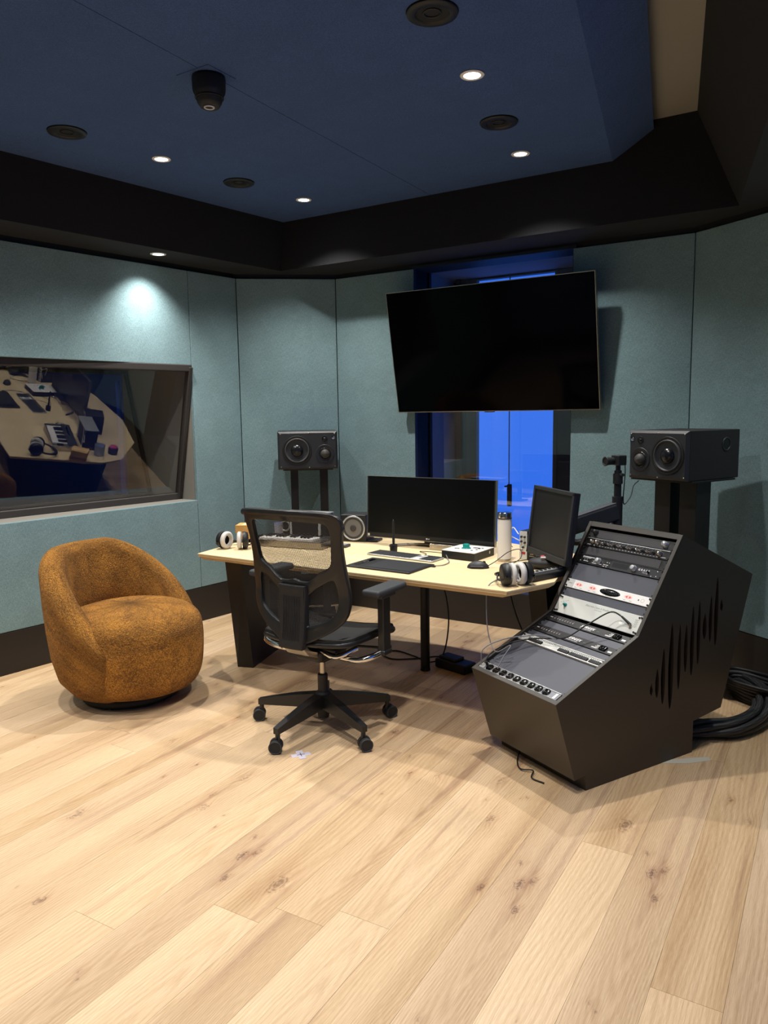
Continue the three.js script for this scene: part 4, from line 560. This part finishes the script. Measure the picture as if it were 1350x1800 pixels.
{ // cables under and behind the rack
  const L = thing('cable_loom', 'thick black braided cable loom curving on floor behind rack', 'cable loom');
  const path = [[-1.02, -3.46], [-0.93, -3.53], [-0.84, -3.60], [-0.775, -3.78], [-0.79, -4.02], [-0.90, -4.24], [-1.05, -4.35]];
  for (let k = 0; k < 7; k++) { const a = k / 6 * Math.PI * 2, r = k === 6 ? 0 : 0.028; part('cable', tube(path.map((p, i) => { const tw = a + i * 0.55; const d = i ? [path[i][0] - path[i - 1][0], path[i][1] - path[i - 1][1]] : [0.09, -0.07], l = Math.hypot(...d); return [p[0] - d[1] / l * Math.cos(tw) * r * 1.4, 0.046 + Math.sin(tw) * r, p[1] + d[0] / l * Math.cos(tw) * r * 1.4]; }), 0.0165, 70, 8), M.loom, L); }
  const C = thing('cable_pile', 'heap of black cables by the wall base behind the rack', 'cables', [-0.85, 0, -4.15]);
  for (let k = 0; k < 6; k++) { const pts = []; for (let i = 0; i < 10; i++) { const a = i / 10 * Math.PI * 2; pts.push([Math.cos(a) * (0.15 + 0.015 * k) * (1 + 0.1 * Math.sin(a * 2 + k)), 0.014 + k * 0.018 + 0.004 * Math.sin(a * 3 + k), Math.sin(a) * (0.08 + 0.006 * k)]); } part('coil', tube(pts, 0.0135, 60, 8, true).rotateY(R(-28)), k % 2 ? M.cableBlack : M.loom, C); }
  single('plinth_cord', tube([[-1.52, 0.03, -2.86], [-1.50, 0.006, -2.80], [-1.45, 0.008, -2.74], [-1.40, 0.012, -2.75], [-1.38, 0.006, -2.70], [-1.32, 0.005, -2.69]], 0.003, 50, 6), M.cableBlack, 'short black cord hanging out under the rack front', 'cord');
}
{ const g = prism([[-1.005, -3.15], [-0.98, -3.215], [-0.895, -3.30], [-0.86, -3.33], [-0.845, -3.30], [-0.91, -3.22]], 0.0002, 0.0012); single('floor_tape', g, M.tapeGrey, 'strip of pale tape on the floor along the rack plinth', 'tape'); }
{ const t = thing('tape_mark', 'small white tape cross marked with an X on the floor', 'tape', [-2.303, 0, -2.301], R(20)); part('strip', box(0.085, 0.0008, 0.03, 0, 0.0006, 0).rotateY(R(38)), M.tapeWhite, t); part('strip', box(0.085, 0.0008, 0.03, 0, 0.0012, 0).rotateY(R(-52)), M.tapeWhite, t); part('pen_cross', [box(0.035, 0.0004, 0.003, 0, 0.0018, 0).rotateY(R(38)), box(0.035, 0.0004, 0.003, 0, 0.0019, 0).rotateY(R(-52))], M.navy, t); }
{ const t = thing('power_adapter', 'black power adapter brick on the floor under desk', 'adapter', [-2.37, 0, -3.66], R(-8)); part('brick', box(0.23, 0.055, 0.11, 0, 0.0275, 0, 0.01), M.black, t); part('raised_top', box(0.13, 0.02, 0.08, -0.03, 0.064, 0, 0.006), M.black, t); part('lead', tube([[0.11, 0.03, 0], [0.16, 0.02, 0.02], [0.24, 0.006, -0.02]], 0.005, 24), M.cableBlack, t); }
single('loose_cable', tube([[-2.47, 0.6, -3.6], [-2.44, 0.45, -3.66], [-2.43, 0.25, -3.68], [-2.47, 0.05, -3.66], [-2.56, 0.005, -3.66], [-2.69, 0.005, -3.70], [-2.86, 0.005, -3.72], [-2.89, 0.005, -3.63], [-2.78, 0.005, -3.58], [-2.67, 0.005, -3.66], [-2.57, 0.006, -3.78], [-2.46, 0.01, -3.78], [-2.44, 0.02, -3.71]], 0.0045, 140, 8), M.cableBlack, 'black cord hanging from desk and looping on floor near round post', 'cord');
single('hanging_cord', tube([[-1.86, 0.68, -3.35], [-1.86, 0.5, -3.42], [-1.80, 0.37, -3.42], [-1.72, 0.33, -3.38], [-1.62, 0.40, -3.32], [-1.56, 0.6, -3.3], [-1.55, 0.68, -3.3]], 0.004, 70, 8), M.cableBlack, 'black cord sagging below the desk beside the rack', 'cord');

// ------------------------------------------------------------ office chair
{
  const t = thing('office_chair', 'black mesh office chair with chrome arms on five castors facing the desk', 'office chair', [-2.43, 0, -2.59], R(5.8));
  const spine = [[0.42, 0.205], [0.5, 0.19], [0.58, 0.18], [0.7, 0.173], [0.85, 0.195], [0.96, 0.215], [1.1, 0.25]];
  const z0 = y => { for (let i = 0; i < spine.length - 1; i++) if (y <= spine[i + 1][0] || i === spine.length - 2) { const k = (y - spine[i][0]) / (spine[i + 1][0] - spine[i][0]); return spine[i][1] + (spine[i + 1][1] - spine[i][1]) * k; } };
  const bend = (g, k = 0.62) => { const p = g.attributes.position; for (let i = 0; i < p.count; i++) { const x = p.getX(i); p.setZ(i, p.getZ(i) + z0(p.getY(i)) - k * x * x); } g.computeVertexNormals(); return g; };
  const mir = pts => [...pts, ...pts.slice().reverse().map(p => [-p[0], p[1]])].map(p => new THREE.Vector2(...p));
  const smooth = (pts, n) => new THREE.SplineCurve([...pts, pts[0]].map(p => p.isVector2 ? p : new THREE.Vector2(...p))).getPoints(n);
  const outer = mir([[0.0, 0.475], [0.07, 0.482], [0.14, 0.515], [0.205, 0.555], [0.25, 0.605], [0.266, 0.67], [0.262, 0.76], [0.254, 0.86], [0.256, 0.95], [0.268, 1.02], [0.262, 1.05], [0.225, 1.068], [0.12, 1.074], [0, 1.075]]);
  const s = new THREE.Shape(smooth(outer, 110));
  s.holes.push(new THREE.Path(smooth(mir([[0, 1.036], [0.12, 1.035], [0.205, 1.028], [0.221, 0.98], [0.214, 0.90], [0.2, 0.835], [0.145, 0.80], [0.085, 0.755], [0.04, 0.752], [0, 0.762]]), 80)));
  for (const sg of [1, -1]) s.holes.push(new THREE.Path(smooth([[0.062, 0.69], [0.12, 0.735], [0.195, 0.775], [0.218, 0.76], [0.226, 0.69], [0.215, 0.625], [0.17, 0.585], [0.09, 0.55], [0.064, 0.56], [0.06, 0.62]].map(p => [p[0] * sg, p[1]]), 50)));
  const tess = (g, e) => new TessellateModifier(e, 4).modify(flat(g));
  const fr = bend(tess(new THREE.ExtrudeGeometry(s, { depth: 0.014, bevelEnabled: true, bevelSize: 0.005, bevelThickness: 0.006, bevelSegments: 2 }), 0.045)); part('back_frame', toCreasedNormals(fr, 0.7), M.chairFrame, t);
  const ms = flat(new THREE.ShapeGeometry(new THREE.Shape(smooth(outer, 80).map(p => new THREE.Vector2(p.x * 0.965, 0.775 + (p.y - 0.775) * 0.965))))); const mg = tess(ms, 0.05); { const p = mg.attributes.position, uv = mg.attributes.uv; for (let i = 0; i < p.count; i++) uv.setXY(i, p.getX(i), p.getY(i)); } part('back_mesh', bend(mg).translate(0, 0, 0.004), M.meshBack, t);
  part('head_rail', tube([[-0.3, 1.05, 0.175], [-0.2, 1.062, 0.222], [0, 1.066, 0.247], [0.15, 1.066, 0.234], [0.235, 1.05, 0.205], [0.262, 1.0, 0.18]], 0.017, 60, 12), M.chairFrame, t);
  const sp = []; const spW = [[0.455, 0.062], [0.5, 0.066], [0.62, 0.068], [0.7, 0.072], [0.735, 0.07]]; const spg = bend(tess(new THREE.ExtrudeGeometry(new THREE.Shape(mir(spW.map(p => [p[1], p[0]]))), { depth: 0.024, bevelEnabled: true, bevelSize: 0.004, bevelThickness: 0.005, bevelSegments: 2 }), 0.05), 1.2); part('spine_cover', toCreasedNormals(spg.translate(0, 0, 0.014), 0.7), M.blackSoft, t);
  const ribs = []; for (let k = -5; k <= 5; k++) ribs.push(tube([[k * 0.009, 0.49, z0(0.49) + 0.044 - 1.2 * (k * 0.009) ** 2], [k * 0.009, 0.6, z0(0.6) + 0.044 - 1.2 * (k * 0.009) ** 2], [k * 0.009, 0.69, z0(0.69) + 0.044 - 1.2 * (k * 0.009) ** 2]], 0.0016, 12, 5)); part('spine_ribs', ribs, M.graphite, t).userData.kind = 'stuff';
  part('back_link', [bar([0, 0.465, 0.21], [0, 0.42, 0.17], 0.12, 0.03), bar([0, 0.425, 0.175], [0, 0.365, 0.04], 0.12, 0.028)], M.steel, t);
  // seat
  const seatS = new THREE.Shape(smooth([[-0.2, 0.16], [0.0, 0.185], [0.2, 0.16], [0.245, 0.05], [0.25, -0.15], [0.225, -0.27], [0.12, -0.30], [-0.12, -0.30], [-0.225, -0.27], [-0.25, -0.15], [-0.245, 0.05]].map(p => [p[0], -p[1]]), 70));
  const bendSeat = g => { const p = g.attributes.position; for (let i = 0; i < p.count; i++) { const x = p.getX(i), z = p.getZ(i); p.setY(i, p.getY(i) + 0.45 + 0.35 * x * x - (z < -0.18 ? (z + 0.18) ** 2 * 3.0 : 0) + (z > 0.08 ? (z - 0.08) ** 2 * 1.5 : 0)); } g.computeVertexNormals(); return g; };
  const seat = bendSeat(tess(new THREE.ExtrudeGeometry(seatS, { depth: 0.02, bevelEnabled: true, bevelSize: 0.008, bevelThickness: 0.008, bevelSegments: 2 }).rotateX(-Math.PI / 2), 0.06)); part('seat', metric(toCreasedNormals(seat, 0.7)), M.meshSeat, t);
  const rim = []; for (const p of smooth([[-0.2, 0.16], [0.0, 0.185], [0.2, 0.16], [0.245, 0.05], [0.25, -0.15], [0.225, -0.27], [0.12, -0.30], [-0.12, -0.30], [-0.225, -0.27], [-0.25, -0.15], [-0.245, 0.05]], 60)) rim.push([p.x * 1.01, 0.452 + 0.35 * p.x * p.x - (p.y < -0.18 ? (p.y + 0.18) ** 2 * 3 : 0) + (p.y > 0.08 ? (p.y - 0.08) ** 2 * 1.5 : 0), p.y * 1.01]); part('seat_frame', tube(rim.slice(0, -1), 0.014, 120, 8, true), M.chairFrame, t);
  part('seat_pan', [box(0.3, 0.03, 0.26, 0, 0.42, -0.03, 0.012)], M.black, t);
  part('mechanism', [box(0.15, 0.06, 0.22, 0, 0.385, 0.0, 0.018), box(0.1, 0.05, 0.1, 0.0, 0.36, 0.0, 0.016)], M.black, t);
  part('lever', [rod([0.07, 0.395, -0.08], [0.26, 0.40, -0.12], 0.006), box(0.05, 0.02, 0.06, 0.27, 0.40, -0.13, 0.008)], M.black, t);
  for (const sg of [1, -1]) {
    const ax = sg > 0 ? 0.315 : 0.355, az = -0.06, ph = sg > 0 ? 0.70 : 0.725;
    part('arm_bracket', [tube([[sg * 0.06, 0.395, 0.03], [sg * 0.15, 0.385, 0.05], [sg * 0.24, 0.385, 0.05], [sg * (ax - 0.03), 0.395, 0.02], [sg * ax, 0.41, az]], 0.015, 40, 10), tube([[sg * 0.05, 0.42, 0.09], [sg * 0.15, 0.40, 0.10], [sg * 0.22, 0.43, 0.02]], 0.012, 30, 10)], M.chrome, t);
    part('arm_post', [bar([sg * ax, 0.40, az], [sg * ax, ph - 0.02, az], 0.036, 0.06), bar([sg * ax, 0.395, az], [sg * ax, 0.42, az], 0.046, 0.07)], M.chairFrame, t);
    part('arm_pad', [box(0.095, 0.032, 0.25, sg * ax, ph, az - 0.01, 0.014, 3), box(0.06, 0.03, 0.12, sg * ax, ph - 0.02, az, 0.008)], M.rubber, t);
  }
  // column, base and castors
  part('gas_lift', cyl(0.0135, 0.0135, 0.13, 0, 0.305, 0, 24), M.steel, t); part('column_sleeve', lathe([[0.022, 0.06], [0.024, 0.15], [0.0245, 0.262], [0.02, 0.268], [0.0135, 0.268]], 28), M.black, t);
  part('hub', lathe([[0.0, 0.05], [0.026, 0.052], [0.034, 0.1], [0.042, 0.165], [0.03, 0.18], [0.022, 0.182]], 28), M.blackSoft, t);
  for (let k = 0; k < 5; k++) { const a = R(87 - 72 * k - 5.8 + 11), c = Math.cos(a), sn = Math.sin(a), at = (r, y, o = 0) => [c * r - sn * o, y, sn * r + c * o]; const rt = 0.325;
    const q = []; const sec = (r, yt, yb, w) => [at(r, yt, -w), at(r, yt, w), at(r, yb, w), at(r, yb, -w)]; const S = [sec(0.02, 0.172, 0.105, 0.026), sec(0.14, 0.155, 0.096, 0.022), sec(0.27, 0.128, 0.088, 0.017), sec(rt + 0.012, 0.112, 0.084, 0.014)]; for (let i = 0; i < 3; i++) for (let j = 0; j < 4; j++) { const j2 = (j + 1) % 4; q.push([S[i][j], S[i][j2], S[i + 1][j2], S[i + 1][j]]); } q.push(S[3]); const leg = part('base_leg', quadGeo(q), M.chairFrame, t);
    part('castor_stem', [rod(at(rt, 0.09), at(rt, 0.04), 0.011)], M.chairFrame, leg);
    const ca = [-58, -40, -28, -64, -52][k], wc = at(rt + 0.014, 0.031);
    const cas = part('castor', [-1, 1].map(sg => new THREE.CylinderGeometry(0.030, 0.030, 0.02, 28).rotateZ(Math.PI / 2).rotateY(R(ca)).translate(wc[0] + sg * 0.0145 * Math.cos(R(ca)), wc[1], wc[2] - sg * 0.0145 * Math.sin(R(ca)))), M.wheel, t); part('tread', [-1, 1].map(sg => new THREE.TorusGeometry(0.0275, 0.0034, 8, 30).rotateY(Math.PI / 2).rotateY(R(ca)).translate(wc[0] + sg * 0.0235 * Math.cos(R(ca)), wc[1], wc[2] - sg * 0.0235 * Math.sin(R(ca)))), M.rubber, cas);
  }
}
// ------------------------------------------------------------ bouclé armchair
{
  const t = thing('armchair', 'round rust brown bouclé armchair with wraparound back beside the studio window', 'armchair', [-3.575, 0, -2.30], R(101));
  const lump = (x, y, z) => 0.004 * (vn(x * 9 + 20, z * 9 + y * 7) - 0.5) + 0.006 * (vn(x * 3 + 3, y * 4 + z * 3) - 0.5);
  const bake = g => { const p = g.attributes.position; for (let i = 0; i < p.count; i++) { const x = p.getX(i), y = p.getY(i), z = p.getZ(i), l = Math.hypot(x, z) || 1, d = lump(x, y, z); p.setXYZ(i, x + x / l * d, y + d * 0.7, z + z / l * d); } g.computeVertexNormals(); return g; };
  const grid = (nu, nv, f) => { const pos = [], uv = [], idx = []; for (let i = 0; i <= nu; i++) for (let j = 0; j <= nv; j++) { const q = f(i / nu, j / nv); pos.push(...q.p); uv.push(...q.uv); } for (let i = 0; i < nu; i++) for (let j = 0; j < nv; j++) { const a = i * (nv + 1) + j, b = a + nv + 1; idx.push(a, b, a + 1, b, b + 1, a + 1); } const g = new THREE.BufferGeometry(); g.setAttribute('position', new THREE.Float32BufferAttribute(pos, 3)); g.setAttribute('uv', new THREE.Float32BufferAttribute(uv, 2)); g.setIndex(idx); g.computeVertexNormals(); return g; };
  // seat block: rounded drum pushed forward
  const prof2 = new THREE.SplineCurve([[0.20, 0.065], [0.30, 0.075], [0.345, 0.13], [0.365, 0.24], [0.368, 0.35], [0.352, 0.43], [0.30, 0.475], [0.2, 0.497], [0.001, 0.51]].map(p => new THREE.Vector2(...p))).getPoints(48);
  part('seat', bake(grid(96, 48, (a, b) => { const th = a * Math.PI * 2, p = prof2[Math.round(b * 48)], f = Math.cos(th), k = 1 + 0.06 * Math.max(0, f) * Math.min(1, p.x / 0.3); return { p: [Math.sin(th) * p.x, p.y, Math.cos(th) * p.x * k + 0.02], uv: [a * 2.3, b * 0.9] }; })), M.boucle, t);
  // wrap back: closed section swept round the rear
  const top = f => { const d = Math.abs(f) / R(1), k = Math.max(0, Math.min(1, (d - 26) / 96)); return 0.815 - Math.pow(k, 1.65) * 0.49; };
  const rad = y => { const P = [[0.06, 0.30], [0.14, 0.365], [0.26, 0.395], [0.4, 0.41], [0.55, 0.418], [0.7, 0.42], [0.85, 0.41]]; for (let i = 0; i < P.length - 1; i++) if (y <= P[i + 1][0]) { const k = (y - P[i][0]) / (P[i + 1][0] - P[i][0]); return P[i][1] + (P[i + 1][1] - P[i][1]) * k; } return 0.41; };
  const F0 = R(-122), F1 = R(122);
  part('wrap_back', bake(grid(110, 54, (a, b) => { const f = F0 + (F1 - F0) * a, T = top(f), e = Math.sin(Math.min(1, Math.min(a, 1 - a) / 0.045) * Math.PI / 2), thk = 0.13 * (0.3 + 0.7 * e); let r, y; const hr = thk / 2, yo = T - hr * 0.85;
    if (b < 0.42) { y = 0.065 + (yo - 0.065) * b / 0.42; r = rad(y); } else if (b < 0.66) { const k = (b - 0.42) / 0.24 * Math.PI; y = yo + Math.sin(k) * hr * 0.9; r = rad(yo) - hr + Math.cos(k) * hr; } else { const k = (b - 0.66) / 0.34; y = yo + (Math.min(0.30, yo * 0.75) - yo) * k; r = rad(yo) - thk - 0.03 * Math.sin(k * Math.PI) + 0.02 * k; }
    r -= 0.034 * (1 - e); const ang = f; return { p: [Math.sin(ang) * r, y, -Math.cos(ang) * r], uv: [f * 0.42, b * 1.55] }; })), M.boucle, t);
  const seam = []; for (let k = 0; k <= 20; k++) { const y = 0.08 + (0.31 - 0.08) * k / 20; seam.push([Math.sin(F1) * (rad(y) - 0.03), y, -Math.cos(F1) * (rad(y) - 0.03)]); } for (const sg of [1, -1]) part('seam_piping', tube(seam.map(p => [p[0] * sg, p[1], p[2]]), 0.004, 40, 6), M.boucle, t);
  part('swivel_base', lathe([[0, 0.012], [0.25, 0.012], [0.26, 0.03], [0.255, 0.07], [0, 0.07]], 48), M.dark, t);
  for (let k = 0; k < 5; k++) { const a = k / 5 * Math.PI * 2 + 0.3; part('foot', cyl(0.012, 0.014, 0.03, Math.cos(a) * 0.22, 0.015, Math.sin(a) * 0.22, 16), M.black, t); }
}
// ------------------------------------------------------------ things on the far desk corner, seen mirrored in the studio window
{
  const m = onDesk('mug', 'pale blue mug on the desk behind piano keyboard, mirrored in window', 'mug', -3.52, -3.40); part('cup', lathe([[0, 0], [0.038, 0], [0.042, 0.09], [0.039, 0.09], [0.035, 0.006], [0, 0.006]], 32), M.mug, m); part('handle', new THREE.TorusGeometry(0.026, 0.006, 8, 24, Math.PI).rotateZ(-Math.PI / 2).translate(0.04, 0.045, 0), M.mug, m);
  const p = onDesk('pin_pot', 'dark pot topped with a pink ball, mirrored in studio window', 'pot', -3.50, -3.53); part('pot', lathe([[0, 0], [0.036, 0], [0.04, 0.05], [0.036, 0.05], [0, 0.045]], 32), M.navy, p); part('ball', new THREE.SphereGeometry(0.033, 28, 16).scale(1, 0.6, 1).translate(0, 0.056, 0), M.pink, p);
}
single('camera_cord', tube([[-1.43, 1.245, -3.77], [-1.425, 1.18, -3.765], [-1.43, 1.02, -3.77], [-1.42, 1.05, -3.83], [-1.44, 1.10, -3.93], [-1.44, 1.12, -4.0]], 0.0025, 60, 6), M.cableBlack, 'thin black cord from the small camera to beneath the right studio monitor', 'cord');
// look-alikes share a group
const GROUPS = { downlight: 'lit downlights in the ceiling', ceiling_speaker: 'dark round ceiling fittings', studio_monitor: 'studio monitors on stands', speaker_stand: 'speaker stands', headphones: 'headphones on the desk', cardboard_box: 'stacked cardboard boxes', blank_panel: 'grey blank rack panels', power_conditioner: 'black power units in the rack', vent_panel: 'perforated vent panels in the rack' };
for (const o of scene.children) { const g = GROUPS[o.name.replace(/_[0-9]{3}$/, '')]; if (g && o.userData.label && !o.userData.group) o.userData.group = g; }
renderer.render(scene, camera);
